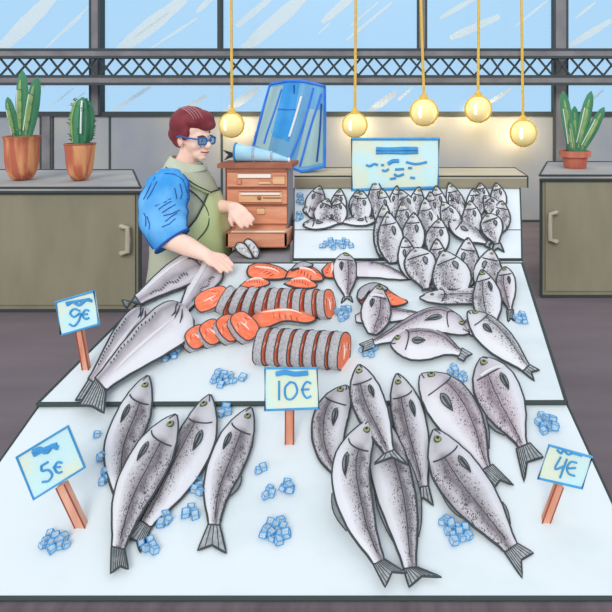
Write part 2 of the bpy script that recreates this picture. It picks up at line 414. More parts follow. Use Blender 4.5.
r = plant_root(22, 180, .96, 'terracotta pot with three tall green succulent leaves, leftmost on the left cabinet'); r.name = 'potted_succulent'
c, s, R, H, Y = pot(22, 180, 31, 44, .96, r, M['terra'], 'round')
for bx, by, tx, ty, w, dy in ((17,140,10,97,5.2,-.03),(22,140,20,70,6.8,0.03),(27,140,38,77,7.2,-.01)):
    blade(r, at(bx, by, Y), at(tx, ty, Y), w/s, Y, dy)
r = plant_root(80, 180.5, .96, 'terracotta pot with a single rounded spiny cactus on the left cabinet'); r.name = 'potted_cactus'
c, s, R, H, Y = pot(80, 180.5, 27, 37, .96, r, M['terra'], 'egg')
b = MB(); cc = at(81.5, 145, Y); n = 18; K = 48; vs = []; Hc = 48/s; Rc = 10.3/s
def crad(u): return Rc*interp([(0,.72),(.25,.92),(.55,1),(.8,.8),(.93,.5),(1,.05)], u)
for i in range(n+1):
    u = i/n
    for k in range(K):
        a = 2*PI*k/K; rr = crad(u)*(1-.10*abs(math.sin(4.5*a))**.5*1.0); vs.append((cc.x+rr*math.cos(a)+.01*u, cc.y+rr*math.sin(a), cc.z+Hc*u))
b.add(vs, [[i*K+k, i*K+(k+1) % K, (i+1)*K+(k+1) % K, (i+1)*K+k] for i in range(n) for k in range(K)]+[[n*K+k for k in range(K)]], M['leaf'])
for a in [2*PI*k/9 for k in range(9)]:
    b.tube([(cc.x+(crad(i/12)*1.0)*math.cos(a)+.01*i/12, cc.y+crad(i/12)*math.sin(a), cc.z+Hc*i/12) for i in range(1, 12)], .010, M['leafpale'] if math.sin(a) < -.2 and math.cos(a) < .1 else M['leaf'], 5)
ca = b.build('cactus_stem', r)
a_ = -1.15
b = MB(); b.tube([(cc.x+(crad(i/12)+.008)*math.cos(a_)+.01*i/12, cc.y+(crad(i/12)+.008)*math.sin(a_), cc.z+Hc*i/12) for i in range(3, 12)], .008, M['leafwhite'], 5)
b.build('pale_rib', r)
b = MB()
for i in range(70):
    u = random.uniform(.1, .95); a = 2*PI*random.randrange(18)/18; rr = crad(u)
    p = V((cc.x+rr*math.cos(a), cc.y+rr*math.sin(a), cc.z+Hc*u)); d = V((math.cos(a), math.sin(a), .5)).normalized()
    b.tube([p, p+d*.028], .004, M['leaf'], 4)
tag(b.build('spines', r), kind='stuff')
r = plant_root(575, 168, 1.013, 'small square red clay pot holding striped snake plant leaves on the right cabinet'); r.name = 'potted_snake_plant'
c, s, R, H, Y = pot(575, 168, 27, 17, 1.013, r, M['terra2'], 'rim')
for bx, by, tx, ty, w, dy in ((572,152,563,91,5.8,.0),(574,152,576,106,5,.04),(577,152,592,91,6,.02),(580,153,603,107,5.4,-.03),(575,153,568,118,3.6,-.05)):
    blade(r, at(bx, by, Y), at(tx, ty, Y), w/s, Y, dy)
# ================================================================ LAMPS
LY = 7.1; sL = F/LY
names = ['beside the chest of drawers, leftmost', 'just above the big notice board', 'second pale globe right of the notice board lamp, on the kinked cord', 'highest hanging of the row', 'lowest and rightmost, near the right cabinet']
lamps = [(231, 232, 125, 12.5, 'yellow glass globe lamp hanging leftmost, between the seller and the blue bag'),
         (356, 355, 125, 12.5, 'yellow glass globe lamp hanging directly above the left end of the notice board'),
         (420, 424, 112, 14, 'yellow glass globe lamp hanging above the right end of the notice board'),
         (479, 478, 109, 13.5, 'yellow glass globe lamp hanging highest, fourth along from the left'),
         (521, 523, 133, 13.5, 'yellow glass globe lamp hanging lowest and rightmost, near the snake plant')]
for cxp, gx, gy, gr, lab in lamps:
    c = at(gx, gy, LY); R = gr/sL
    root = empty('pendant_lamp', c); tag(root, lab, 'lamp', 'globe lamps on yellow cords')
    b = MB(); top = at(cxp, -30, LY); b.tube([top, at((cxp+gx)/2, 40, LY), c+V((0,0,R+.03))], .018, M['cord'], 8); b.build('cord', root)
    b = MB(); b.lathe([(.03, R+.05), (.05, R+.02), (.055, R-.02)], c, M['cord'], 16); b.build('cap', root)
    b = MB(); b.ball(c, R*.93, M['globe'], seg=28, rings=18); gl_ = b.build('globe', root)
    b = MB(); b.tube([(c.x+R*.96*math.cos(a), c.y-.02, c.z+R*.96*math.sin(a)) for a in [2*PI*k/32 for k in range(32)]], R*.085, M['cord'], 6, closed=True); b.build('rim_shade', root)  # added ring, darkens the globe's outer edge like rim shading
    b = MB(); b.ball(c+V((-R*.28, -R*.80, 0)), (R*.15, R*.12, R*.42), M['globe_highlight'], seg=14); b.build('glass_highlight', root)  # glowing oval at the globe's front, stands in for its highlight
    ld = bpy.data.lights.new('lamp_light', 'POINT'); ld.energy = 8; ld.color = (1, .78, .42); ld.shadow_soft_size = .05
    lo = bpy.data.objects.new('lamp_light', ld); lo.location = c+V((0, .26, -.05)); col.objects.link(lo)
# ================================================================ STALL
def slab(name, corners, th, parent, m, edge_r, edges_, em=None):
    b = MB(); top = corners; bot = [c-V((0,0,th)) for c in corners]
    b.hexa(bot, top, m); b.build(name, parent, smooth=False)
    b = MB()
    for i, j in edges_: b.tube([corners[i]-V((0,0,edge_r*.6)), corners[j]-V((0,0,edge_r*.6))], edge_r, em or M['black'], 8)
    b.build('edge_trim', parent)
stall = empty('fish_stall', (-.2, 1.8, 0)); tag(stall, 'two tier sloping white fish display table with dark edges in the foreground', 'display table')
c2 = [hit(38, 403, T2), hit(566, 401, T2), hit(522, 263, T2), hit(178, 263, T2)]
c1 = [hit(-97, 597, T1), hit(656, 597, T1), hit(567, 404, T1), hit(38, 407, T1)]
slab('upper_tray', c2, .022, stall, M['tray'], .0072, ((0,1),(1,2),(2,3),(3,0)))
slab('front_tray', c1, .022, stall, M['tray'], .0048, ((0,1),(1,2),(3,0)))
b = MB(); b.hexa([c1[3]-V((0,.0,.03)), c1[2]-V((0,0,.03)), c1[2]+V((0,.02,-.03)), c1[3]+V((0,.02,-.03))], [c2[0]-V((0,0,.004)), c2[1]-V((0,0,.004)), c2[1]+V((0,.02,-.004)), c2[0]+V((0,.02,-.004))], M['black']); b.build('riser', stall, smooth=False)
b = MB(); f0, f1 = c1[0]+V((-.01,-.020,-.006)), c1[1]+V((.01,-.020,-.006))
b.hexa([V((f0.x, f0.y, .05)), V((f1.x, f1.y, .05)), V((f1.x, f1.y+.02, .05)), V((f0.x, f0.y+.02, .05))], [f0, f1, f1+V((0,.02,0)), f0+V((0,.02,0))], M['apron_panel']); b.build('front_panel', stall, smooth=False)
for px_, py_, pln in ((60, 560, T1), (600, 560, T1), (500, 290, T2), (215, 290, T2), (530, 390, T2), (80, 390, T2)):
    p = hit(px_, py_, pln); b = MB(); b.box((p.x-.03, p.y-.03, 0), (p.x+.03, p.y+.03, p.z-.026), M['metal']); b.build('leg', stall, smooth=False)
# back display bench
bench = empty('display_bench', (.04, 2.95, 0)); tag(bench, 'raised white back display bench with a tan wooden ledge, holding many small fish', 'display bench')
A = [at(293, 263, 2.57), at(294, 232, 2.857), at(294, 188, 3.237)]
Bp = [at(522, 263, 2.57), at(521.5, 228, 2.857), at(520, 187, 3.237)]
A[0].z = Bp[0].z = .882; A[1].z = Bp[1].z = .957; A[2].z = Bp[2].z = 1.114
b = MB(); b.hexa([V((p.x, p.y, .02)) for p in A+A[:0]]+[], [V((p.x, p.y, p.z)) for p in A], M['tray3']) if False else None
vs = [A[0], A[1], A[2], V((A[2].x, A[2].y, 0)), V((A[0].x, A[0].y, 0)), Bp[0], Bp[1], Bp[2], V((Bp[2].x, Bp[2].y, 0)), V((Bp[0].x, Bp[0].y, 0))]
b.add(vs, [[0,5,6,1],[1,6,7,2],[2,7,8,3],[3,8,9,4],[4,9,5,0],[0,1,2,3,4],[9,8,7,6,5]], M['tray3'])
b.build('tray', bench, smooth=False)
b = MB(); r_ = .0045
b.tube([A[1]+V((0,0,.0)), A[1].lerp(Bp[1], .4)], r_*.7, INK); b.tube([A[1].lerp(Bp[1], .88), Bp[1]], r_*.7, INK)
b.tube([Bp[0], Bp[1], Bp[2]], r_, INK); b.tube([A[0], A[1], A[2]], r_*.8, INK); b.tube([A[0]+V((0,0,.004)), Bp[0]+V((0,0,.004))], r_*1.5, INK)
b.build('edge_trim', bench)
la, lb = at(295, 176, 3.237), at(527, 177, 3.237); zl = 1.184
P = [V((la.x, 3.22, 0)), V((lb.x, 3.22, 0)), V((xw(515, 3.64), 3.64, 0)), V((la.x, 3.64, 0))]
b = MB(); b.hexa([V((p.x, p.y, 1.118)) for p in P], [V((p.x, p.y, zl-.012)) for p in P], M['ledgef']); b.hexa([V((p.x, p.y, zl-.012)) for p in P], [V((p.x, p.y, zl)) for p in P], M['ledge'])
b.tube([(P[0].x, 3.22, zl), (P[1].x, 3.22, zl), (P[2].x, 3.64, zl), (P[3].x, 3.64, zl)], .005, INK); b.tube([(P[1].x, 3.22, zl), (P[1].x, 3.22, 1.118)], .005, INK)
b.build('ledge', bench, smooth=False)
b = MB(); b.box((A[2].x+.02, 3.24, 0), (Bp[2].x-.02, 3.6, 1.117), M['metal']); b.build('ledge_base', bench, smooth=False)
# side counter and drawers
cy0, cy1 = 2.59, 3.25; zc = .872
x0 = xw(222, cy0); x1 = xw(291, 2.85)
cnt = MB(); cnt.box((x0, cy0, zc-.03), (x1, cy1, zc), M['metal']); 
croot = empty('side_counter', ((x0+x1)/2, 2.9, 0)); tag(croot, 'low grey counter behind the stall carrying the brown chest of drawers', 'counter')
b = MB(); xe = lambda y: -.505-.195*(y-2.59)-.004
Q = [(x0, cy0), (xe(cy0), cy0), (xe(3.18), 3.18), (x0, 3.18)]; b.hexa([(x, y, zc-.03) for x, y in Q], [(x, y, zc) for x, y in Q], M['sidepanel']); b.tube([(x0, cy0, zc), (x0, cy1, zc)], .004, INK); b.build('top', croot, smooth=False)
b = MB(); b.box((x0+.02, cy0+.03, 0), (xe(3.15)-.01, 3.15, zc-.03), M['metal']); b.build('body', croot, smooth=False)
CYF = 2.86
def cp(px, py, Y=CYF): return at(px, py, Y)
chest = empty('drawer_chest', (xw(258, CYF), CYF+.15, zc)); tag(chest, 'brown wooden chest of drawers beside the seller, lowest drawer pulled open', 'chest of drawers')
xl, xr = cp(226, 0).x, cp(287.5, 0).x; zt = cp(0, 167.5).z
b = MB(); b.box((xl, CYF, zc), (xr-.012, CYF+.15, zt), M['wood']); b.box((xr-.012, CYF-.002, zc), (xr, CYF+.15, zt), M['sidepanel'])
for x in (xl, xr): b.tube([(x, CYF-.004, zc), (x, CYF-.004, zt)], .0035, M['wooddark'], 5)
b.build('carcass', chest, smooth=False)
b = MB(); b.box((cp(219, 0).x, CYF-.03, zt), (cp(293, 0).x, CYF+.16, zt+.022), M['wooddark']); b.build('top_board', chest, smooth=False)
def drawer(ya, yb, xa, xb, Yd, mm='wood'):
    a_ = cp(xa, ya, Yd); c_ = cp(xb, yb, Yd)
    b = MB(); b.box((a_.x, Yd, c_.z), (c_.x, CYF+.005, a_.z), M[mm])
    b.tube([(a_.x, Yd, a_.z), (c_.x, Yd, a_.z), (c_.x, Yd, c_.z), (a_.x, Yd, c_.z)], .003, M['wooddark'], 5, closed=True)
    return b.build('drawer', chest, smooth=False)
def inset(par, name, xa, ya, xb, yb, Yd, mm):
    a_ = cp(xa, ya, Yd); c_ = cp(xb, yb, Yd)
    b = MB(); b.box((a_.x, Yd-.006, c_.z), (c_.x, Yd+.001, a_.z), M[mm])
    b.tube([(a_.x, Yd-.005, a_.z), (c_.x, Yd-.005, a_.z), (c_.x, Yd-.005, c_.z), (a_.x, Yd-.005, c_.z)], .002, M['wooddark'], 5, closed=True)
    return b.build(name, par, smooth=False)
Yd = CYF-.012
d1 = drawer(172, 187, 237-10, 287, Yd)
inset(d1, 'pale_slat', 238, 173.5, 271, 178, Yd, 'woodwhite'); inset(d1, 'label_plate', 273, 176, 285, 184, Yd, 'woodpale'); inset(d1, 'label_plate', 259, 181, 271, 184, Yd, 'woodpale'); inset(d1, 'knob', 237.5, 180, 241.5, 184, Yd, 'wood')
d2 = drawer(189, 204, 227, 287, Yd)
inset(d2, 'front_panel', 239, 191.5, 282, 202, Yd, 'woodpale'); inset(d2, 'pale_slat', 241, 192, 280, 195, Yd-.004, 'woodwhite')
b = MB(); b.ball(cp(259, 198, Yd-.012), .010, M['wooddark']); b.build('knob', d2)
b = MB(); b.tube([cp(263, 198, Yd-.008), cp(281, 198, Yd-.008)], .003, M['wooddark']); b.build('groove', d2)
d3 = drawer(206, 224, 227, 287, Yd)
inset(d3, 'latch', 257, 208, 265, 214, Yd, 'woodpale')
# open bottom drawer
Yo = CYF-.13; a_ = cp(226, 233, Yo); c_ = cp(286.5, 247, Yo)
b = MB(); zt2, zb2 = a_.z, max(zc+.0005, c_.z)
b.box((a_.x, Yo, zb2), (c_.x, Yo+.012, zt2), M['wood']); b.box((a_.x, Yo, zb2), (a_.x+.01, CYF+.02, zt2), M['wood']); b.box((c_.x-.01, Yo, zb2), (c_.x, CYF+.02, zt2), M['wood'])
b.box((a_.x+.01, Yo+.012, zt2-.012), (c_.x-.01, CYF, zt2-.006), M['woodpale']); b.box((a_.x+.015, Yo+.03, zt2-.006), (c_.x-.015, Yo+.05, zt2), M['woodwhite'])
b.tube([(a_.x, Yo, zt2), (c_.x, Yo, zt2), (c_.x, Yo, zb2), (a_.x, Yo, zb2)], .003, M['wooddark'], 5, closed=True); b.tube([(a_.x, Yo, zt2), (a_.x, CYF, zt2)], .003, M['wooddark'], 5)
b.build('drawer', chest, smooth=False)
# ================================================================ FISH
BASS = [(0,.06),(.03,.26),(.08,.46),(.16,.72),(.28,.95),(.4,1),(.55,.97),(.7,.80),(.84,.56),(.94,.38),(1,.32)]
BREAM = [(0,.08),(.03,.30),(.08,.52),(.16,.78),(.28,.97),(.4,1),(.55,.94),(.7,.74),(.84,.44),(.94,.25),(1,.20)]
STUB = [(0,.05),(.05,.22),(.14,.45),(.27,.72),(.42,.94),(.56,1),(.72,.92),(.87,.66),(.96,.40),(1,.28)]
HAKE = [(0,.50),(.03,.74),(.1,.95),(.2,1),(.4,.90),(.6,.72),(.8,.52),(.93,.40),(1,.38)]
def fish(name, pts, W, side, plane, label, group, prof=BASS, m='bass', hn=.012, ht=0, tail=True, tl=None, tw=None, tailang=0, hk=.42, eye=True, gill=.20, pec=True, detail=2, ink=1.0, fins=(), tailpts=None, eyet=-.22, eyeu=.095, mouth=True, cat='fish', headless=False, mouthwhite=False, N=26, roll=0):
    if plane is T1: W *= .90
    c = catmull(pts, N)
    mid = c[N//2]; 
    s0 = F/hit(mid.x, mid.y, plane).y
    off = .004
    for _pass in range(2):
        A_ = hit(c[0].x, c[0].y, shifted(plane, hn+off)); B_ = hit(c[-1].x, c[-1].y, shifted(plane, ht+off))
        ax = (B_-A_).normalized(); sd = plane[1].cross(ax).normalized(); nrm = ax.cross(sd).normalized()
        if nrm.dot(plane[1]) < 0: nrm = -nrm
        fp = (A_, nrm)
        s = F/((A_+B_)/2).y
        D = []; E = []
        for i, p in enumerate(c):
            t = (c[min(i+1, N-1)]-c[max(i-1, 0)]).normalized(); nn = V((-t.y, t.x, 0))*side
            w = W/2*interp(prof, i/(N-1))
            D.append(hit(p.x+nn.x*w, p.y+nn.y*w, fp)); E.append(hit(p.x-nn.x*w, p.y-nn.y*w, fp))
        hk = min(hk, .034/max((d-e).length for d, e in zip(D, E))*2) if plane is T2 else hk
        need = max(.25*hk*(D[i]-E[i]).length-(hn+(ht-hn)*i/(N-1)) for i in range(N))
        off = max(.0015, need)+.0015
    Lm = sum(((D[i]+E[i])/2-(D[i+1]+E[i+1])/2).length for i in range(N-1))
    K = 12
    def hh(i): return hk*(D[i]-E[i]).length/2*(.55 if False else 1)
    def surf(u, t, lift=0):
        f = max(0, min(.9999, u))*(N-1); i = int(f); f -= i
        d = D[i].lerp(D[i+1], f); e = E[i].lerp(E[i+1], f); h = hh(i)*(1-f)+hh(i+1)*f
        return d.lerp(e, (t+1)/2)+nrm*(h*(1-t*t)+lift)
    b = MB(); vs = []; un = []; um = []; L = 0
    k_ = s/430
    for i in range(N):
        if i: L += ((D[i]+E[i])/2-(D[i-1]+E[i-1])/2).length
        wd = (D[i]-E[i]).length
        for j in range(K+1):
            t = -1+2*j/K; vs.append(D[i].lerp(E[i], j/K)+nrm*hh(i)*(1-t*t)); un.append((i/(N-1), j/K)); um.append((L*k_, wd*(j/K-.5)*k_))
        for j in range(1, K):
            t = -1+2*j/K; vs.append(D[i].lerp(E[i], j/K)-nrm*.5*hh(i)*(1-t*t)); un.append((i/(N-1), j/K)); um.append((L*k_, wd*(j/K-.5)*k_))
    R_ = 2*K; fs = []
    def ring(i): return [i*R_+j for j in range(K+1)]+[i*R_+K+j for j in range(K-1, 0, -1)]
    for i in range(N-1):
        a, d = ring(i), ring(i+1)
        for k in range(R_): fs.append([a[k], a[(k+1) % R_], d[(k+1) % R_], d[k]])
    fs.append(ring(0)); fs.append(ring(N-1)[::-1])
    b.add(vs, fs, M[m]); b.uv = {'norm': un, 'metric': um}
    ro = 1.15*ink/s
    b.tube(D+E[::-1], [ro]*(2*N), M['inkfish'], 6, closed=True)
    if not headless and detail > 1: b.tube([surf(u/20, -.15-.25*math.sin(PI*u/20)*.6, .0008) for u in range(5, 20)], ro*.35, M['inkfish'], 4)
    org = (A_+B_)/2
    body = b.build(name, None, origin=org) if detail == 0 else None
    if body is None:
        root = empty(name, org); b.build('body', root)
    else: root = body
    tag(root, label, cat, group)
    # eye
    if eye:
        ec = surf(eyeu, eyet, .0); er = min(4.4/s*(W/46)**.5, W*.13/s)
        if detail < 2: er = 1.9/s
        e0 = nrm
        b = MB(); b.ball(ec+nrm*er*.1, (er, er, er*.45), M['inkfish'] if True else None, axes=(ax, sd, nrm), seg=14, rings=8)
        b.ball(ec+nrm*er*.26, (er*.84, er*.84, er*.42), M['iris'], axes=(ax, sd, nrm), seg=14, rings=8)
        eo = b.build('eye', root)
        b = MB(); b.ball(ec+nrm*er*.5, (er*.45, er*.45, er*.28), M['pupil'], axes=(ax, sd, nrm), seg=10, rings=6); b.build('pupil', eo)
    if gill:
        b = MB(); b.tube([surf(gill-.03+.075*(1-t*t)-(.02*t), t, ro*.2) for t in [-.8+1.5*k/9 for k in range(10)]], ro*.7, M['inkfish'], 5); b.build('gill_cover', root)
    if mouth and not headless:
        b = MB(); b.tube([surf(.004, 0, ro*.3), surf(.035, .25, ro*.3), surf(.06, .30, ro*.3)], ro*.6, M['inkfish'], 5); b.build('mouth', root)
    if mouthwhite:
        b = MB(); b.tube([surf(gill+.02*(1-t*t), t, ro*.9) for t in [-.6+1.2*k/7 for k in range(8)]], ro*1.5, M['mouth'], 6); tag(b.build('cheek_stripe', root), 'white stripe behind the eye')
    if pec:
        pu, pt = gill+.09 if gill else .3, .30
        n_ = 9; Lf = .19 if prof is BREAM or prof is STUB else .15; wf = .15
        up = [surf(pu+Lf*k/n_, pt-wf*math.sin(PI*(k/n_)**.7), ro*.8) for k in range(n_+1)]; lo = [surf(pu+Lf*k/n_, pt+wf*math.sin(PI*(k/n_)**.7), ro*.8) for k in range(n_+1)]
        b = MB(); vs = up+lo; b.add([v for v in vs]+[v-nrm*ro*.7 for v in vs], [[k, k+1, n_+2+k, n_+1+k] for k in range(n_)]+[[2*(n_+1)+k, 2*(n_+1)+n_+1+k, 2*(n_+1)+n_+2+k, 2*(n_+1)+k+1] for k in range(n_)], M['fin'])
        b.tube(up+lo[::-1][1:-1], ro*.55, M['inkfish'], 5, closed=True)
        if detail > 1:
            for q in (-.4, 0, .4): b.tube([surf(pu+Lf*.15, pt+q*wf*.6, ro*1.0), surf(pu+Lf*.85, pt+q*wf*.5, ro*1.0)], ro*.3, M['inkfish'], 4)
        b.build('pectoral_fin', root)
    if fins:
        for nm, wh, ua, ub, ext in fins:
            arr, oth = (D, E) if wh == 'D' else (E, D)
            i0, i1 = int(ua*(N-1)), int(ub*(N-1)); b = MB(); n_ = i1-i0
            inn = [arr[i] for i in range(i0, i1+1)]; out = []
            for k, i in enumerate(range(i0, i1+1)):
                dv = (arr[i]-oth[i]).normalized(); out.append(arr[i]+dv*W/s*ext*(math.sin(PI*min(1, (k/n_)*.85+.1)))+ax*.006)
            vs = inn+out; m_ = len(inn)
            b.add([v+nrm*.0008 for v in vs]+[v-nrm*.0012 for v in vs], [[k, k+1, m_+k+1, m_+k] for k in range(m_-1)]+[[2*m_+k, 3*m_+k, 3*m_+k+1, 2*m_+k+1] for k in range(m_-1)], M['fin'])
            b.tube(out, ro*.6, M['inkfish'], 5)
            b.build(nm, root)
    if tail:
        bd, be = c[-1], None
        t = (c[-1]-c[-3]).normalized(); a = math.radians(tailang); t = V((t.x*math.cos(a)-t.y*math.sin(a), t.x*math.sin(a)+t.y*math.cos(a), 0))
        tl = tl or W*.55; tw = tw or W*.62; nn = V((-t.y, t.x, 0))*side
        if tailpts: tA, tN, tB = [V((*p, 0)) for p in tailpts]
        else: tA = c[-1]+t*tl+nn*tw/2; tB = c[-1]+t*tl-nn*tw/2; tN = c[-1]+t*tl*.76
        q = c[-1]+nn*W*.16*1.0; r2 = c[-1]-nn*W*.16
        base = [q, c[-1], r2]; tips = [tA, tN, tB]
        rows = []; n_ = 6
        for k in range(n_+1):
            f = k/n_; row = []
            for j in range(9):
                g_ = j/8
                bb = base[0].lerp(base[2], g_)
                tp = tips[0].lerp(tips[1], min(1, g_*2)) if g_ <= .5 else tips[1].lerp(tips[2], g_*2-1)
                p = bb.lerp(tp, f); row.append(hit(p.x, p.y, fp))
            rows.append(row)
        th = .0016
        vs = [p+nrm*th for r__ in rows for p in r__]+[p-nrm*th for r__ in rows for p in r__]; m_ = (n_+1)*9
        fs = []
        for k in range(n_):
            for j in range(8):
                a = k*9+j; fs += [[a, a+1, a+10, a+9], [m_+a, m_+a+9, m_+a+10, m_+a+1]]
        b = MB(); b.add(vs, fs, M['tailfin'])
        outl = [r__[0] for r__ in rows]+rows[-1][1:-1]+[r__[-1] for r__ in rows[::-1]]
        b.tube(outl, ro*.9, M['inkfish'], 5); b.tube(rows[0], ro*.8, M['inkfish'], 5)
        if detail > 1:
            for j in range(1, 8) if W > 36 else (2, 4, 6): b.tube([rows[0][j]+nrm*th, rows[3][j]+nrm*th, rows[-1][j]+nrm*th], ro*.38, M['inkfish'], 4)
        b.build('tail_fin', root)
    if headless:
        b = MB()
        for (ua, ta, ub, tb) in ((.04, -.2, .16, .25), (.05, .1, .14, .5), (.03, -.6, .10, -.1), (.09, -.1, .17, .1)):
            b.tube([surf(ua, ta, ro*.3), surf((ua+ub)/2, (ta+tb)/2+.08, ro*.6), surf(ub, tb, ro*.3)], [ro*.4, ro*.9, ro*.3], M['inkfish'], 5)
        b.build('gill_slit', root)
        b = MB()
        for k in range(16):
            u = .25+.6*k/16; t = -.62+.08*math.sin(k); b.tube([surf(u, t-.06, ro*.3), surf(u+.012, t+.07, ro*.3)], ro*.5, M['inkfish'], 4)
        b.build('back_marks', root)
        b = MB(); b.tube([surf(u/20, .22, ro*.1) for u in range(3, 18)], [ro*.6+ro*1.6*math.sin(PI*k/14) for k in range(15)], M['mouth'], 6); tag(b.build('belly_stripe', root), 'white belly stripe')
    return root
GF = 'large silver fish on the front tray, left group'
fish('sea_bass', [(148,376),(135,412),(119,455),(122,505)], 38, -1, T1, 'silver sea bass mostly hidden, leftmost of the four beside the 5 euro sign', GF, hn=.012, ht=.0, tl=16, hk=.4)
fish('sea_bass', [(210,395),(196,440),(172,485),(146,524)], 43, 1, T1, 'silver sea bass across the dark step, third from the left in the left group', GF, hn=.014, ht=0, tailpts=[(121,535),(137,541),(140,552)], hk=.4)
fish('sea_bass', [(176,415),(153,455),(130,500),(118,548)], 45, -1, T1, 'big silver sea bass lying on its neighbours, tail nearest the front at left', GF, hn=.048, ht=.014, tailpts=[(128,569),(120,566),(111,573)], hk=.42)
fish('sea_bass', [(251,408),(233,448),(217,490),(214,525)], 39, -1, T1, 'silver sea bass lying alone at the right end of the left group, broad dark tail', GF, hn=.012, ht=0, tailpts=[(226,553),(212,545),(198,550)], fins=[('anal_fin','D',.52,.74,.13)], hk=.42)
GR = 'large silver fish on the front tray, right group'
fish('sea_bass', [(347,386),(330,420),(330,455),(344,480)], 38, 1, T1, 'round backed silver bream mostly hidden, leftmost of the right group', GR, prof=BREAM, hn=.01, ht=0, tail=False, hk=.4).name = 'sea_bream'
fish('sea_bass', [(378,412),(390,470),(402,520),(410,568)], 44, -1, T1, 'long silver fish whose head lies hidden under another tail, beside the front middle', GR, hn=.0, ht=0, tailpts=[(441,577),(422,576),(409,587)], eye=False, gill=0, pec=False, mouth=False, fins=[('dorsal_fin','D',.35,.8,.12),('anal_fin','E',.5,.8,.06)], hk=.4)
fish('sea_bass', [(359,365),(367,398),(380,430),(389,452)], 36, 1, T1, 'silver sea bass pointing straight up with its tail lying across other fish', GR, hn=.05, ht=.046, tailpts=[(374,464),(392,457),(408,465)], hk=.38)
fish('sea_bass', [(397,374),(408,415),(417,455),(423,487)], 36, 1, T1, 'slim silver sea bass between the upright one and the open mouthed bream', GR, hn=.012, ht=0, tailpts=[(417,498),(424,498),(433,505)], fins=[('anal_fin','E',.6,.8,.10)], hk=.42)
fish('sea_bream', [(421,375),(448,402),(472,440),(486,468)], 52, -1, T1, 'mauve grey bream with open mouth and wide tail pointing right, on the front tray', GR, prof=BREAM, m='bream', hn=.014, ht=.0, tailpts=[(513,485),(500,480),(494,488)], fins=[('dorsal_fin','D',.4,.85,.07)], hk=.4, mouthwhite=False)
fish('sea_bream', [(482,358),(497,390),(512,422),(523,446)], 50, 1, T1, 'mauve grey bream with a white cheek stripe, top right of the front tray', GR, prof=BREAM, m='bream', hn=.02, ht=.0, tailpts=[(524,482),(527,462),(543,457)], fins=[('dorsal_fin','D',.55,.8,.08)], hk=.4, mouthwhite=True)
fish('sea_bream', [(434,430),(452,467),(485,512),(511,548)], 52, 1, T1, 'large silver bream lying diagonally alone near the 4 euro sign', GR, prof=BASS, m='bass', hn=.03, ht=.0, tailpts=[(522,578),(521,560),(533,553)], fins=[('dorsal_fin','D',.4,.62,.05),('anal_fin','E',.7,.86,.06)], hk=.42)
fish('sea_bass', [(371,419),(351,468),(360,520),(379,562)], 42, -1, T1, 'curved silver sea bass on top at the front left of the right group', GR, hn=.05, ht=.02, tailpts=[(406,573),(392,572),(385,587)], fins=[('anal_fin','E',.48,.74,.12)], hk=.42)
# --- upper tray
G2 = 'fish on the upper tray'
fish('sea_bream', [(345,253),(345,270),(346,287),(347,297)], 24, -1, T2, 'small mauve bream between the back salmon pieces and the long grey fillet', G2, prof=BREAM, m='bream', hn=.035, ht=0, tailpts=[(353,303),(347,298),(341,304)], hk=.4, ink=.8, mouth=True)
fish('fish_fillet', [(357,270),(375,270),(392,274),(407,279)], 16, -1, T2, 'long grey headless fish tapering right, lying along the back step', G2, m='bream', prof=[(0,.9),(.3,1),(.6,.8),(.85,.45),(1,.1)], tail=False, eye=False, gill=0, pec=False, mouth=False, fins=(), hk=.35, ink=.8, cat='fish fillet')
fish('mullet', [(356,319),(375,316),(400,315),(426,316)], 14, -1, T2, 'slim mauve fish half hidden behind the upright bream on the salmon', G2, m='bream', prof=[(0,.5),(.15,1),(.5,1),(.8,.6),(1,.12)], tail=False, eye=False, gill=0, pec=False, mouth=False, fins=(), hk=.3, ink=.8)
fish('sea_bream', [(379,285),(377,303),(375,320),(372,334)], 30, -1, T2, 'plump mauve bream standing upright in front of the cut salmon piece', G2, prof=STUB, m='bream', hn=.05, ht=.012, tail=False, hk=.4, ink=.85, mouthwhite=True, gill=.28)
fish('sea_bream', [(469,333),(440,320),(408,330),(374,343)], 26, 1, T2, 'mauve bream facing right, lying behind the left facing one', G2, prof=BREAM, m='bream', hn=.0, ht=0, tl=14, tw=8, hk=.34, ink=.85)
fish('sea_bream', [(498,338),(485,330),(475,327),(462,326)], 20, 1, T2, 'mauve fish almost hidden under the diagonal fish at the right of the upper tray', G2, prof=STUB, m='bream', tail=False, eye=False, gill=0, pec=False, mouth=False, fins=(), hk=.3, ink=.8)
fish('sea_bream', [(391,345),(413,344),(440,345),(460,353)], 33, -1, T2, 'mauve bream facing left in front of the right facing one, on the upper tray', G2, prof=BREAM, m='bream', hn=.022, ht=.012, tailpts=[(472,354),(466,357),(464,361)], hk=.34, ink=.9)
fish('sea_bass', [(420,298),(440,297),(465,296),(500,296)], 16, 1, T2, 'silver fish lying level facing left, its tail under the standing row at right', G2, prof=[(0,.1),(.1,.6),(.3,.95),(.6,1),(.8,.9),(1,.6)], m='small', tail=False, hk=.34, ink=.85, eyeu=.15, eyet=-.05, gill=.26)
fish('sea_bass', [(482,270),(486,290),(488,310),(489,326)], 29, 1, T2, 'tall silver fish standing above the diagonal one on the upper tray', G2, prof=STUB, m='small', hn=.045, ht=.02, tail=False, hk=.38, ink=.95)
fish('sea_bass', [(505,267),(506,283),(508,298),(510,310)], 19, 1, T2, 'narrow silver fish at the right end of the standing row, tail hanging down', G2, prof=BREAM, m='bream', hn=.04, ht=.004, tailpts=[(508,323),(511,318),(514,322)], hk=.38, ink=.85)
fish('sea_bass', [(468,312),(487,330),(508,350),(526,368)], 29, -1, T2, 'silver fish lying diagonally at the right edge of the upper tray', G2, m='small', hn=.04, ht=.004, tailpts=[(539,370),(531,372),(534,381)], hk=.4, ink=1)
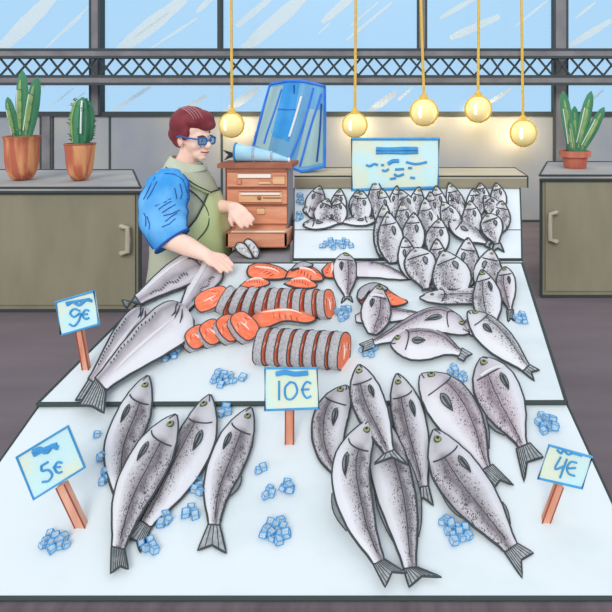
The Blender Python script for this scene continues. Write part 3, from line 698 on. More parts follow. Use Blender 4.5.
# --- hake, headless long fish
GH = 'long headless pale fish at the left of the upper tray'
fish('hake', [(200,263),(180,273),(160,285),(138,300)], 30, -1, T2, 'long pale headless fish furthest back left, by the seller apron', GH, prof=HAKE, m='hake', hn=.0, ht=0, headless=True, eye=False, gill=0, pec=False, mouth=False, fins=(), tailpts=[(122,300),(124,305),(127,308)], hk=.28)
fish('hake', [(216,265),(204,280),(193,295),(184,309)], 28, -1, T2, 'short pale headless fish under the seller hand, left of the salmon', GH, prof=HAKE, m='hake', hn=.01, ht=0, headless=True, eye=False, gill=0, pec=False, mouth=False, fins=(), tail=False, hk=.27)
fish('hake', [(148,312),(126,337),(109,360),(93,382)], 30, 1, T2, 'narrow pale headless fish at the left table edge near the 9 euro sign', GH, prof=HAKE, m='hake', hn=.0, ht=0.0, headless=True, eye=False, gill=0, pec=False, mouth=False, fins=(), tailpts=[(76,400),(82,400),(90,404)], hk=.27)
fish('hake', [(187,312),(156,336),(127,360),(101,384)], 45, 1, T2, 'longest and widest pale headless fish, its ragged tail over the dark step', GH, prof=HAKE, m='hake', hn=.042, ht=.022, headless=True, eye=False, gill=0, pec=False, mouth=False, fins=(), tailpts=[(80,405),(92,406),(104,413)], hk=.27)
# --- small fish of the back bench: nose, tail base, width, dorsal side, plane, height, label
sm = [
 ((320,187),(313,212),19,-1,'b','topmost of the left clump, beside the upper left ice'),
 ((303,210),(328,211),12,-1,'b','peeping out low at the far left of the back bench, facing left'),
 ((340,190),(338,212),15,1,'b','second upright along the back, left of the notice board'),
 ((358,191),(355,212),13,1,'b','mostly hidden under the left corner of the notice board'),
 ((328,200),(321,219),18,-1,'b','dark backed, upright in front of the topmost of the left clump'),
 ((336,200),(340,219),16,1,'b','upright just above where the two level fish meet'),
 ((362,192),(361,218),20,1,'b','plump upright, right above the right hand level fish'),
 ((303,225),(341,222),11,-1,'b','lying level facing left, just above the ice on the bench front'),
 ((376,220),(340,222),10,1,'b','lying level, second of the two in the bottom row left of the crowd'),
 ((376,181),(376,212),16,1,'b','tallest, its nose overlapping the bottom edge of the notice board'),
 ((382,190),(383,220),19,1,'b','upright, right in front of the tallest one under the notice board'),
 ((397,187),(394,214),13,-1,'b','thin, half hidden under the middle of the notice board'),
 ((419,188),(415,214),15,-1,'b','slim, below the right part of the notice board'),
 ((436,187),(440,216),17,1,'b','below the right corner of the notice board'),
 ((400,191),(412,218),18,1,'b','leaning right with a dark back, under the middle of the notice board'),
 ((403,202),(406,232),18,1,'b','short upright, second row, above the big pair at the left of the crowd'),
 ((430,193),(434,222),17,1,'b','dark, behind the stippled one in the middle of the crowd'),
 ((425,199),(430,238),21,1,'b','densely stippled upright in the middle of the crowd'),
 ((449,184),(459,214),17,-1,'b','leaning right, first past the notice board corner'),
 ((450,194),(460,215),14,1,'b','overlapping the first one past the notice board'),
 ((480,184),(483,204),14,1,'b','short, peeking out at the back near the tan ledge right part'),
 ((496,184),(500,206),15,1,'b','rightmost of the back row by the tan ledge'),
 ((473,190),(477,212),18,-1,'b','pale faced, left of the short one at the back right'),
 ((484,197),(496,212),15,1,'b','leaning right in the gap at the back right'),
 ((442,203),(455,226),18,1,'b','leaning right in the middle of the crowd, above the sliding one'),
 ((470,202),(473,230),19,1,'b','upright, directly above the long sliding one'),
 ((502,202),(499,228),20,-1,'b','right side, just behind the one showing its whole tail'),
 ((385,204),(383,248),19,1,'a','white bellied tall, behind the biggest at the left of the crowd'),
 ((414,214),(413,248),22,1,'a','plump tall with dark dots, right of the biggest upright'),
 ((388,213),(392,254),25,1,'a','biggest upright at the left of the crowd'),
 ((440,220),(436,250),23,1,'a','round upright just left of the long sliding one'),
 ((449,222),(486,243),18,-1,'a','long, sliding down to the right with its tail on the tray'),
 ((488,214),(497,244),22,1,'a','dark patched, showing its whole tail at the right of the bench'),
 ((404,238),(410,272),19,-1,'a','left of the lower row, tucked behind the plump diagonal one'),
 ((437,240),(438,274),19,1,'a','narrow, squeezed between the two large ones of the lower row'),
 ((468,239),(466,280),25,-1,'a','round eyed, third large one of the lower row'),
 ((491,250),(486,286),28,-1,'a','pale, rightmost of the lower row by the tray corner'),
 ((416,249),(426,287),30,1,'c','large, leftmost big one of the lower row'),
 ((443,252),(456,290),37,1,'c','largest of the lower row, with a long dark fin'),
]
Sm = []
for i, (a, e, w, sd, pl_, lab) in enumerate(sm):
    plane = {'a': T3a, 'b': T3b, 'c': T2}[pl_]
    tp = None; tl_ = False
    kk = dict(prof=STUB, m='small', detail=1, ink=.8 if pl_ == 'b' else .95, fins=(), tail=False)
    hn = {'a': .06, 'b': .035, 'c': .07}[pl_]; ht = .012
    if abs(a[1]-e[1]) < 5: hn = .012; kk['prof'] = BREAM
    if i == 32: kk.update(prof=BREAM, tail=True, tailpts=[(492,252),(498,248),(504,252)])
    if i == 31: kk.update(prof=BREAM, tail=True, tailpts=[(492,242),(489,245),(490,248)]); hn = .03
    if i == 37: kk.update(prof=BREAM, tail=True, tailpts=[(436,288),(432,290),(433,294)])
    if i in (16, 14, 0): kk['m'] = 'bass'
    row = 'small bream '+lab
    if abs(a[1]-e[1]) > 5 and i not in (31, 32):
        L_ = 1.05 if i == 37 else 1.22; e = (a[0]+(e[0]-a[0])*L_, a[1]+(e[1]-a[1])*L_); w *= 1.05; a = (a[0], a[1]-1)
    pts = [a, ((a[0]*2+e[0])/3, (a[1]*2+e[1])/3), ((a[0]+e[0]*2)/3, (a[1]+e[1]*2)/3), e]
    Sm.append(fish('small_bream', pts, w, sd, plane, row, 'small bream crowded on the back bench', hn=hn, ht=ht, hk=.30, N=18, eyeu=.13, gill=.25, **kk))
# ================================================================ SALMON
def steak_mesh(c, ax, upv, R1, R2, th, name, label, group, lean=0, m_out='inkfish', ridge=True):
    """slice: oval of semi-axes R1 (along upv) and R2, thickness th along ax"""
    ax = V(ax).normalized(); upv = (V(upv)-ax*V(upv).dot(ax)).normalized(); sd = ax.cross(upv)
    n = 28; O = []
    for k in range(n):
        a = 2*PI*k/n; x = math.cos(a); y = math.sin(a); x = math.copysign(abs(x)**.78, x); y = math.copysign(abs(y)**.78, y)
        q = 1-.10*max(0, -x)**2 - .06*(abs(y) > .9)
        O.append(upv*(R1*x*(1+.04*math.sin(3*a)))+sd*(R2*y*(1-.12*x)*q))
    b = MB()
    A = [V(c)+o-ax*th/2 for o in O]; B = [V(c)+o+ax*th/2 for o in O]; 
    Mi = [V(c)+o*1.012 for o in O]
    vs = A+Mi+B
    b.add(vs, [[k, (k+1) % n, n+(k+1) % n, n+k] for k in range(n)]+[[n+k, n+(k+1) % n, 2*n+(k+1) % n, 2*n+k] for k in range(n)], M['skin_s'])
    rr = .0021
    b.tube(A, rr, M['inkfish'], 5, closed=True); b.tube(B, rr, M['inkfish'], 5, closed=True)
    root = empty(name, V(c)-upv*R1); b.build('skin', root)
    b = MB()
    for sg in (-1, 1):
        C0 = V(c)+ax*sg*(th/2); vs = [C0+ax*sg*.0006]+[C0+o*.97+ax*sg*.0004 for o in O]
        b.add(vs, [[0, 1+k, 1+(k+1) % n] for k in range(n)], M['salmon'])
    b.build('flesh', root)
    b = MB()
    for sg in (-1, 1):
        C0 = V(c)+ax*sg*(th/2+.001)
        b.tube([C0-upv*R1*.45, C0-upv*R1*.05, C0+upv*R1*.35+sd*R2*.1], [.0015, .0042, .001], M['fat'], 5)
        b.tube([C0+upv*R1*.1-sd*R2*.35, C0-upv*R1*.05], [.001, .003], M['fat'], 5)
        for q in range(-3, 4):
            if q == 0: continue
            a0 = C0+sd*R2*.22*q+upv*R1*.55*(1-abs(q)/6); b.tube([a0, a0+sd*R2*.06*q-upv*R1*.28], .0009, M['fat'] if q % 2 else M['skinline'], 4)
    b.build('marbling', root)
    tag(root, label, 'salmon steak', group); return root
def onplane(px, py, h, plane=T2): return hit(px, py, shifted(plane, h))
GS = 'salmon steaks in the front row'
ns = 7; nm = ['leftmost', 'second from the left', 'third from the left', 'middle', 'third from the right', 'second from the right', 'rightmost with orange end face']
for i in range(ns):
    px_ = 266.5+i*12.2; p = onplane(px_, 346+i*.7, .042)
    steak_mesh(p, (1, -.42+.01*i, .06-.03*(i-3)*.3), (0, .35, 1), .057, .052, .034, 'salmon_steak', 'grey skinned salmon steak above the 10 euro sign, '+nm[i], GS)
GS2 = 'salmon steaks in the back row'
ns = 9; nm = ['leftmost, leaning', 'second from the left', 'third from the left', 'fourth from the left', 'middle', 'fourth from the right', 'third from the right', 'second from the right', 'rightmost']
for i in range(ns):
    px_ = 229+i*12.1; p = onplane(px_, 301+i*.4, .040)
    ln = .45-.11*i if i < 5 else -.05*(i-4)
    steak_mesh(p, (1, -.34, .08-ln*.9), (ln, .35, 1), .052, .048, .034, 'salmon_steak', 'grey skinned salmon steak in the long back row, '+nm[i], GS2)
GS3 = 'salmon steaks in the fanned group'
for i, (px_, py_) in enumerate(((196,334),(211,329),(228,325),(243,323))):
    p = onplane(px_, py_+4, .030+.004*i)
    steak_mesh(p, (.50, -.42, .62), (-.55, .1, .60), .036+.006*i, .048-.001*i, .028, 'salmon_steak', 'salmon steak in the fanned group of four, '+['lowest and furthest left', 'second from the left', 'third from the left', 'topmost, whole orange face showing'][i], GS3)
p = onplane(212, 300, .03)
steak_mesh(p, (-.12, -.62, .72), (.8, .15, .35), .062, .050, .024, 'salmon_steak', 'round salmon steak lying face up at the left end of the back row', 'loose salmon steak')
def pillow(name, outline, plane, h, lift, label, cat, group, mt='salmon', marks=True, under=True):
    n0 = catmull(list(outline)+[outline[0]], 41)[:-1]; n = len(n0)
    pl_ = shifted(plane, lift+h*.6)
    P = [hit(p.x, p.y, pl_) for p in n0]; c = sum(P, V((0,0,0)))/n; nrm = plane[1]
    root = empty(name, c); s = F/c.y
    b = MB(); R = [1, .86, .66, .42, .2]; vs = []
    for k in R:
        for p in P: vs.append(c+(p-c)*k+nrm*h*(1-k**2.2))
    vs.append(c+nrm*h)
    fs = [[i*n+k, i*n+(k+1) % n, (i+1)*n+(k+1) % n, (i+1)*n+k] for i in range(len(R)-1) for k in range(n)]+[[len(R)*n, (len(R)-1)*n+k, (len(R)-1)*n+(k+1) % n] for k in range(n)]
    b.add(vs, fs, M[mt]); b.tube(P, 1.0/s, M['inkfish'], 5, closed=True); b.build('flesh', root)
    b = MB(); vs = [p for p in P]+[c+(p-c)*.8-nrm*h*.55 for p in P]
    b.add(vs, [[k, (k+1) % n, n+(k+1) % n, n+k] for k in range(n)]+[[n+k for k in range(n)]], M['skin_s']); b.build('skin', root)
    if marks:
        # long pale line along the piece's longest axis, fine dark strokes beside it
        far = max(P, key=lambda p: (p-c).length); ax = (far-c).normalized(); L = (far-c).length; sd = nrm.cross(ax).normalized()
        wmax = max(abs((p-c).dot(sd)) for p in P)
        def su(x, y): 
            k = min(.98, math.sqrt((x)**2+(y)**2)); return c+ax*L*x*.85+sd*wmax*y*.8+nrm*h*(1-k**2.2)*1.0+nrm*.0015
        b = MB(); b.tube([su(x/10, .15*math.sin(x/3)) for x in range(-7, 8)], [1.2/s*math.sin(PI*(k+1)/17)+.0004 for k in range(15)], M['fat'], 5)
        for x in range(-6, 8, 2):
            for sg in (-1, 1): b.tube([su(x/10, sg*.28), su(x/10+.10, sg*.58)], .35/s, M['skinline'], 4)
        b.build('marbling', root)
    tag(root, label, cat, group); return root
GP = 'salmon fillets around the steaks'
pillow('salmon_fillet', [(249,266),(258,263.5),(272,265),(283,269),(289,275),(281,279),(262,279),(250,277),(247,272)], T2, .018, 0, 'orange salmon fillet furthest left along the back step, behind the long row', 'salmon fillet', GP)
pillow('salmon_fillet', [(285,278),(290,270),(300,266),(311,267),(319,272),(323,280),(310,281),(296,279)], T2, .026, 0, 'domed orange salmon piece with grey skin on top, middle of the back step', 'salmon fillet', GP)
pillow('salmon_fillet', [(284,284),(296,279),(306,279),(317,285),(312,288),(298,288)], T2, .022, .028, 'thin orange salmon strip tucked against the long row of steaks at right', 'salmon fillet', GP)
pillow('salmon_fillet', [(240,286),(250,279),(262,279),(270,283),(262,287),(250,288)], T2, .02, .026, 'orange salmon strip showing above the left part of the long row', 'salmon fillet', GP)
pillow('salmon_fillet', [(322,270),(328,264),(337,262),(341,268),(340,277),(330,278),(324,276)], T2, .018, 0, 'small orange salmon piece next to the small bream at the back step', 'salmon fillet', GP)
pillow('salmon_fillet', [(247,322),(257,312),(272,307),(292,307),(310,312),(316,319),(306,323),(285,321),(268,327),(254,328)], T2, .026, .004, 'large long orange salmon fillet lying between the two rows of steaks', 'salmon fillet', GP)
pillow('salmon_fillet', [(358,300),(360,290),(369,284.5),(381,285),(392,293),(400,298),(408,302),(396,306),(380,305),(366,308)], T2, .022, 0, 'orange salmon piece with curved grey skin behind the upright mauve bream', 'salmon fillet', GP)
# grey skin flaps on two of them
for pts, lab in (([(357,298),(359,290),(368,284),(378,283.5),(388,289),(379,291),(368,292),(362,300)], 'curved flap of grey salmon skin behind the upright mauve bream'), ([(291,270),(297,264),(305,262),(313,265),(309,267),(300,268)], 'small flap of grey salmon skin over the domed piece at the back step')):
    pillow('salmon_skin', pts, T2, .010, .036, lab, 'fish skin', 'loose salmon skin', mt='skin_s', marks=False)
# two cutlets on the side counter
TC = mkplane(2.640, zc+.004, 2.705, .945)
for pts, lab in (([(235,247),(238,243),(244,244),(249,250),(252,257),(251,259),(244,256),(238,252)], 'left'), ([(244,242),(248,239),(254,243),(259,251),(258,257),(255,258),(250,250)], 'right')):
    r = pillow('fish_cutlet', pts, TC, .016, .0, 'small white and grey fish cutlet on the side counter, %s of the pair' % lab, 'fish cutlet', 'fish cutlets below the drawers', mt='cutlet', marks=False)
# ================================================================ ICE
def ice_proto():
    b = MB(); a = .5; jit = lambda: random.uniform(-.08, .08)
    c = [V((x*a+jit(), y*a+jit(), z*a+jit())) for z in (-1, 1) for x, y in ((-1,-1),(1,-1),(1,1),(-1,1))]
    b.add(c, [[0,3,2,1],[4,5,6,7],[0,1,5,4],[1,2,6,5],[2,3,7,6],[3,0,4,7]], M['ice'])
    for i, j in ((0,1),(1,2),(2,3),(3,0),(4,5),(5,6),(6,7),(7,4),(0,4),(1,5),(2,6),(3,7)): b.tube([c[i], c[j]], .085, M['blue'], 4)
    me = b.build('ice_cube', smooth=False); return me
protos = [ice_proto() for _ in range(3)]; used = [False]*3
heaps = [(223,378,11,8,10,T2,'below the fanned salmon steaks'),(243,377,3,3,1,T2,'right of the heap under the fanned salmon steaks'),
 (169,353,12,6,7,T2,'beside the widest pale headless fish'),(343,312,7,7,7,T2,'below the small bream near the salmon'),(368,351,7,6,6,T2,'right of the front row of steaks'),
 (453,370,6,5,4,T2,'left of the white cheeked bream head'),(463,378,4,5,3,T2,'just left of the white cheeked bream head'),(522,318,6,5,5,T2,'at the right edge of the upper tray'),
 (97,434,3,3,1,T1,'above and left of the hidden bass'),(103,454,3,5,2,T1,'left of the hidden bass'),(105,478,5,7,3,T1,'beside the belly of the top bass'),
 (55,541,13,10,10,T1,'under the 5 euro sign'),(150,545,9,7,5,T1,'between two tails at the front left'),(165,520,7,6,3,T1,'under the third bass'),(190,511,9,5,4,T1,'left of the lone bass tail'),
 (197,485,6,9,4,T1,'between the third bass and the lone bass'),(225,411,6,4,3,T1,'just below the step left of the lone bass'),(275,530,14,11,12,T1,'in the open middle of the front tray'),
 (269,493,6,5,3,T1,'above the middle heap, to its left'),(286,486,7,4,4,T1,'above the middle heap, to its right'),(261,467,4,5,2,T1,'right of the lone bass'),
 (546,423,10,9,9,T1,'above the 4 euro sign'),(457,532,13,10,9,T1,'beside the lone diagonal bream'),(445,519,4,4,2,T1,'just above the diagonal bream heap'),
 (337,244,17,5,11,T3a,'on the front slope of the back bench'),(300,199,3,5,4,T3b,'at the upper left corner of the back bench'),(299,217,2.5,4,3,T3b,'at the left edge of the back bench')]
for (hx, hy, rx, ry, n_, pln, where) in heaps:
    for k in range(n_):
        a = 2*PI*random.random(); q = math.sqrt((k+.5)/n_) if n_ > 1 else 0
        a = k*2.4
        s = F/hit(hx, hy, pln).y; size = (6.4 if pln is T1 else 5.2 if pln is T2 else 4.2)/s*random.uniform(.8, 1.1)
        p = hit(hx+rx*q*math.cos(a), hy+ry*q*math.sin(a), shifted(pln, size*.5))
        j = random.randrange(3)
        if not used[j]: o = protos[j]; used[j] = True
        else: o = protos[j].copy(); col.objects.link(o)
        o.location = p; o.scale = (size, size, size*.8)
        slope = math.atan2(-pln[1].y, pln[1].z)
        o.rotation_euler = (slope, random.uniform(-.25, .25), random.uniform(0, PI))
        tag(o, 'blue edged ice cube in the ice '+where, 'ice cube', 'ice '+where)
# ================================================================ SIGNS
def sign(corners, Y0, plane, stick, strokes, scrib, label, name='price_sign', lw=1.2, dY=0.0):
    """corners px TL,TR,BR,BL ; stick (top px, bottom px) ; board stands at the depth where the stick meets the tray"""
    foot = hit(stick[1][0], stick[1][1], plane) if stick else None
    Y = foot.y if stick else Y0; s = F/Y; Y += dY
    root = empty(name, foot if stick else at((corners[2][0]+corners[3][0])/2, corners[2][1], Y)); tag(root, label, 'sign', 'price signs' if stick else None)
    C = [at(x, y, Y) for x, y in corners]; th = .006
    b = MB(); b.hexa([c+V((0,th,0)) for c in C], C, M['board']); b.build('board', root, smooth=False)
    b = MB(); b.tube([c+V((0,-.001,0)) for c in C], lw*1.1/s, M['blue'], 8, closed=True); b.build('border', root)
    b = MB()
    for st in strokes:
        w = 1.0
        if isinstance(st[0], (int, float)): w = st[0]; st = st[1]
        P = catmull(st, max(8, len(st)*5)) if len(st) > 2 else [V((*q, 0)) for q in st]
        b.tube([at(q.x, q.y, Y-.002) for q in P], w*lw*.85/s, M['blue'], 6)
    b.build('lettering', root)
    if scrib:
        b = MB()
        for st, w in scrib:
            P = catmull(st, len(st)*6); b.tube([at(q.x, q.y, Y-.0015) for q in P], w/s, M['blue'], 6)
        b.build('header_scribble', root)
    if stick:
        t0 = at(stick[0][0], stick[0][1], Y+th+.006); f = foot-V((0,0,.004)); f.y = Y+th+.006
        b = MB(); d = (f-t0).normalized(); sd = d.cross(V((0,1,0))).normalized()*stick[2]/2/s; dp = V((0,.008,0))
        b.hexa([f-sd-dp, f+sd-dp, f+sd+dp, f-sd+dp], [t0-sd-dp, t0+sd-dp, t0+sd+dp, t0-sd+dp], M['stick'])
        for sg in (-1, 1): b.tube([t0+sd*sg-dp, f+sd*sg-dp], .7/s, M['skinline'], 5)
        b.build('stick', root, smooth=False)
    return root
def E(x, y, h, w, sl=0):   # euro glyph strokes
    return [[(x+w, y+h*.1), (x+w*.5, y), (x+w*.08, y+h*.35), (x+w*.1, y+h*.7), (x+w*.5, y+h), (x+w, y+h*.88)], [(x-w*.12, y+h*.48), (x+w*.8, y+h*.46)]]
sign([(56,302),(94,291),(99,324),(61,335)], 0, T2, ((80,330),(85,371),6), [[(80,311),(74,309),(70,313),(74,317),(80,313),(79,320),(74,326),(69,324)]]+E(82,310,9,7), [([(67,305),(73,302),(79,305),(86,300),(92,301)], 1.6), ([(66,303),(78,301),(90,299)], 1.3)], 'small tilted price sign reading 9€ at the left edge of the upper tray')
sign([(17,457),(68,426),(85,467),(34,499)], 0, T1, ((62,484),(80,530),9), [[(48,462),(41,466)],[(41,466),(42,471),(48,470),(52,475),(48,481),(42,482)]]+E(54,462,11,8), [([(33,452),(40,449),(46,452),(52,446),(58,448)], 2.4), ([(34,455),(45,449),(57,444)], 2)], 'tilted price sign reading 5€ on a stick at the front left')
sign([(265,368),(317,368),(319,408),(265,410)], 0, T2, ((290,404),(289,440),8), [[(279,381),(279,400)],[(290,382),(285,388),(286,398),(292,399),(297,392),(295,384),(290,382)]]+E(302,382,16,9), [([(276,374),(285,372.5),(295,374),(308,373)], 2.6)], 'upright price sign reading 10€ on a stick below the salmon steaks', dY=0) if False else None
# the 10 euro stick stands on the front tray
sign([(265,368),(317,368),(319,408),(265,410)], 0, T1, ((290,404),(289,446),8), [[(279,381),(279,400)],[(290,382),(285,388),(286,398),(292,399),(297,392),(295,384),(290,382)]]+E(302,382,16,9), [([(276,374),(285,372.5),(295,374),(308,373)], 2.6)], 'upright price sign reading 10€ on a stick below the salmon steaks')
sign([(549,445),(592,457),(582,488),(538,478)], 0, T1, ((559,484),(546,525),7.5), [[(561,457),(555,469),(565,466)],[(567,459),(560,478)]]+[[(577,463),(571,462),(567,468),(569,474),(575,476)],[(568,468.5),(576,468)]], [([(557,450),(561,453.5),(564,450.5),(568,454.5),(573,453.5),(582,456)], 1.1)], 'tilted price sign reading 4€ on a stick at the right edge of the front tray')
# notice board
sign([(351.5,139),(439,139),(438,187.5),(352,190)], 3.21, T3b, None,
 [[(366,165),(370,166),(374,164),(378,165)],[(381,165),(384,165)],[(406,162),(416,164),(427,162)],[(382,170),(385,171),(389,169)],[(395,169.5),(404,169)],[(408,168),(412,168)],[(394,174),(398,176),(404,174)],[(390,179),(396,178)],[(410,177.5),(415,178)]],
 [([(376,149),(390,149.4),(405,148.8),(418,149)], 2.2), ([(376,152.6),(390,152.2),(405,152.6),(418,152)], 1.9), ([(388,164),(393,161),(399,161)], 2)], 'large pale notice board with blue border standing on the back bench', name='notice_board', lw=1.5)
# ================================================================ BLUE BAG AND WRAPPED FISH
bag = empty('plastic_bag', (xw(300, 3.4), 3.4, zl)); tag(bag, 'big translucent blue plastic bag leaning behind the chest of drawers', 'plastic bag')
By = 3.36
Fq = [(267,83),(322,84),(323,168),(300,173),(249,150)]
def bagp(u, v, Y):  # u across, v down
    top = V((267,84,0)).lerp(V((323,86,0)), u)+V((0,-4.5*math.sin(PI*u),0)); bot_l = [V((249,150,0)), V((300,172,0)), V((323,168,0))]
    bt = bot_l[0].lerp(bot_l[1], u/.7) if u < .7 else bot_l[1].lerp(bot_l[2], (u-.7)/.3)
    p = top.lerp(bt, v); return at(p.x, p.y, Y)
n = 24; m_ = 14; b = MB(); vs = []
for j, (Yc, sgn) in enumerate(((By, -1), (By+.02, 1))):
    for q in range(m_+1):
        for k in range(n+1):
            u, v = k/n, q/m_; bulge = .075*math.sin(PI*u)**.5*(.45+.55*v)+.012*math.sin(u*22+v*3)
            p = bagp(u, v, By+sgn*0); p.y = By+.09+sgn*(bulge+.001); 
            vs.append(p)
w_ = n+1; N1 = (m_+1)*w_; fs = []
for q in range(m_):
    for k in range(n):
        a = q*w_+k; fs += [[a, a+1, a+w_+1, a+w_], [N1+a, N1+a+w_, N1+a+w_+1, N1+a+1]]
for q in range(m_): fs += [[q*w_, (q+1)*w_, N1+(q+1)*w_, N1+q*w_], [q*w_+n, N1+q*w_+n, N1+(q+1)*w_+n, (q+1)*w_+n]]
b.add(vs, fs, M['bag']); b.build('sheet', bag)
def bsurf(u, v, lift=.006):
    bulge = .075*math.sin(PI*min(1, max(0, u)))**.5*(.45+.55*v)+.012*math.sin(u*22+v*3)
    p = bagp(u, v, By); p.y = By+.09-bulge-lift; return p
def bline(lst, r, mm, name):
    b = MB(); P = catmull([(x, y) for x, y in lst], 16) if len(lst) > 2 else catmull([lst[0], ((lst[0][0]+lst[1][0])/2, (lst[0][1]+lst[1][1])/2), lst[1]], 16)
    b.tube([bsurf(q.x, q.y) for q in P], r, M[mm], 6); return b.build(name, bag)
b = MB(); rim = [bsurf(k/24, 0) for k in range(25)]+[bsurf(1, q/12) for q in range(1, 13)]+[bsurf(1-k/24, 1) for k in range(1, 25)]+[bsurf(0, 1-q/12) for q in range(1, 12)]
b.tube(rim, .0085, M['bagedge'], 6, closed=True); b.build('hem', bag)
def bpatch(u0, u1, u2, u3, v0, v1, mm, name, lift=.003):
    b = MB(); vs = []; K = 8
    for q in range(K+1):
        v = v0+(v1-v0)*q/K
        for k in range(K+1):
            a0 = u0+(u3-u0)*q/K; a1 = u1+(u2-u1)*q/K; vs.append(bsurf(a0+(a1-a0)*k/K, v, lift))
    vs += [v+V((0,.002,0)) for v in vs]; Z = (K+1)**2
    fs = []
    for q in range(K):
        for k in range(K):
            a = q*(K+1)+k; fs += [[a, a+1, a+K+2, a+K+1], [Z+a, Z+a+K+1, Z+a+K+2, Z+a+1]]
    b.add(vs, fs, M[mm]); return b.build(name, bag)
bpatch(.28, .55, .5, .22, .02, .72, 'bagdeep', 'inner_panel'); bpatch(.03, .27, .24, .03, .05, .93, 'bagpale', 'pale_fold'); bpatch(.74, .97, .97, .62, .3, .95, 'bagpale', 'pale_fold')
bline([(.25,.1),(.17,.62),(.15,.85)], .006, 'bagedge', 'crease'); bline([(.80,.05),(.68,.5),(.55,.9)], .006, 'bagedge', 'crease'); bline([(.95,.1),(.80,.5),(.68,.95)], .007, 'bagedge', 'crease'); bline([(.26,.36),(.42,.35),(.56,.33)], .004, 'bagedge', 'crease')
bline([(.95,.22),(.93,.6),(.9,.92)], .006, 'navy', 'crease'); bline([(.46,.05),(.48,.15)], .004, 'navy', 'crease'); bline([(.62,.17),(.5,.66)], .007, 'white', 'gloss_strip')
# wrapped fish on the chest
wz = zt+.022; wp = empty('wrapped_fish', (xw(258, 2.95), 2.95, wz)); tag(wp, 'fish wrapped in pale blue plastic cones with its tail sticking out, on the chest top', 'wrapped fish')
Yw = 2.93
def cone(xa, xb, ra, rb, nmz):
    b = MB(); K = 18; vs = []; n = 8; s = F/Yw
    for i in range(n+1):
        u = i/n; x = xa+(xb-xa)*u; r = (ra+(rb-ra)*u)/s
        for k in range(K):
            a = 2*PI*k/K; vs.append((xw(x, Yw)+.0, Yw+r*.8*math.cos(a), wz+r+r*math.sin(a)+.001))
    b.add(vs, [[i*K+k, i*K+(k+1) % K, (i+1)*K+(k+1) % K, (i+1)*K+k] for i in range(n) for k in range(K)]+[list(range(K))[::-1], [n*K+k for k in range(K)]], M['wrap'])
    for i in (0, n): b.tube([V(vs[i*K+k]) for k in range(K)], 1.1/s, M['wrapedge'] if i == 0 else M['white'], 5, closed=True)
    b.build(nmz, wp)
cone(236, 254, 9.2, 7.4, 'wrapping'); cone(254, 272, 7.4, 5.0, 'wrapping'); cone(272, 289, 5.0, 1.6, 'wrapping')
b = MB(); s = F/Yw; base = V((xw(236, Yw), Yw, wz+7/s))
tips = [V((xw(224, Yw), Yw-.01, wz+11.5/s)), V((xw(228, Yw), Yw, wz+7/s)), V((xw(224, Yw), Yw+.01, wz+2/s))]
for i in range(2): b.add([base+V((0,0,.01)), base-V((0,0,.01)), tips[i+1], tips[i]]+[v+V((0,.006,0)) for v in (base+V((0,0,.01)), base-V((0,0,.01)), tips[i+1], tips[i])], [[0,1,2,3],[7,6,5,4],[0,3,7,4],[1,5,6,2],[2,6,7,3]], M['tailfin'])
for t in tips+[tips[0].lerp(tips[1], .5), tips[1].lerp(tips[2], .5)]: b.tube([base, t], .0035, M['inkfish'], 5)
b.build('tail_fin', wp)
# ================================================================ PERSON
PY = 2.80; ps = F/PY
def pp(px, py, Y=PY): return at(px, py, Y)
ringT = [(188,160,9,.055),(184,166,15,.09),(182,172,22,.14),(182,180,27,.165),(184,192,30,.172),(188,212,33,.168),(190,235,35,.165),(190,258,36,.17),(189,280,37,.18),(188,300,36,.18)]
def torso(zpx, ang, g=0.0):
    for a, c in zip(ringT, ringT[1:]):
        if zpx <= c[1] or c is ringT[-1]:
            f = max(0, min(1, (zpx-a[1])/(c[1]-a[1]))); v = [a[i]+(c[i]-a[i])*f for i in range(4)]; break
    ctr = pp(v[0], zpx); return V((ctr.x+(v[2]/ps+g)*math.cos(ang), PY+(v[3]+g)*math.sin(ang), ctr.z))
def limb(b, pts, rs, m, seg=14):
    P = catmull([tuple(p) for p in pts], 18)
    n = len(rs)-1; R = [rs[min(n-1, int(i/17*n))]+(rs[min(n, int(i/17*n)+1)]-rs[min(n-1, int(i/17*n))])*((i/17*n)-min(n-1, int(i/17*n))) for i in range(18)]
    b.tube(P, R, m, seg); b.ball(P[0], R[0], m); b.ball(P[-1], R[-1], m)
body = MB(); sk = M['skin']
vs = []; K = 24
for r_i, rg in enumerate(ringT):
    for k in range(K): vs.append(torso(rg[1], 2*PI*k/K, -.012))
body.add(vs, [[i*K+k, i*K+(k+1) % K, (i+1)*K+(k+1) % K, (i+1)*K+k] for i in range(len(ringT)-1) for k in range(K)]+[list(range(K))[::-1], [(len(ringT)-1)*K+k for k in range(K)]], sk)
hipc = pp(188, 300)
for sg in (-1, 1):
    x = hipc.x; y = PY+sg*.09
    limb(body, [(x, y, hipc.z+.03), (x+.02, y, .48), (x, y, .09)], [.105, .075, .05], sk)
    limb(body, [(x-.02, y, .05), (x+.08, y-.01, .045), (x+.15, y-.02, .04)], [.045, .045, .035], sk)
limb(body, [pp(192, 146), pp(188, 158), pp(184, 168)], [.050, .050, .062], sk)
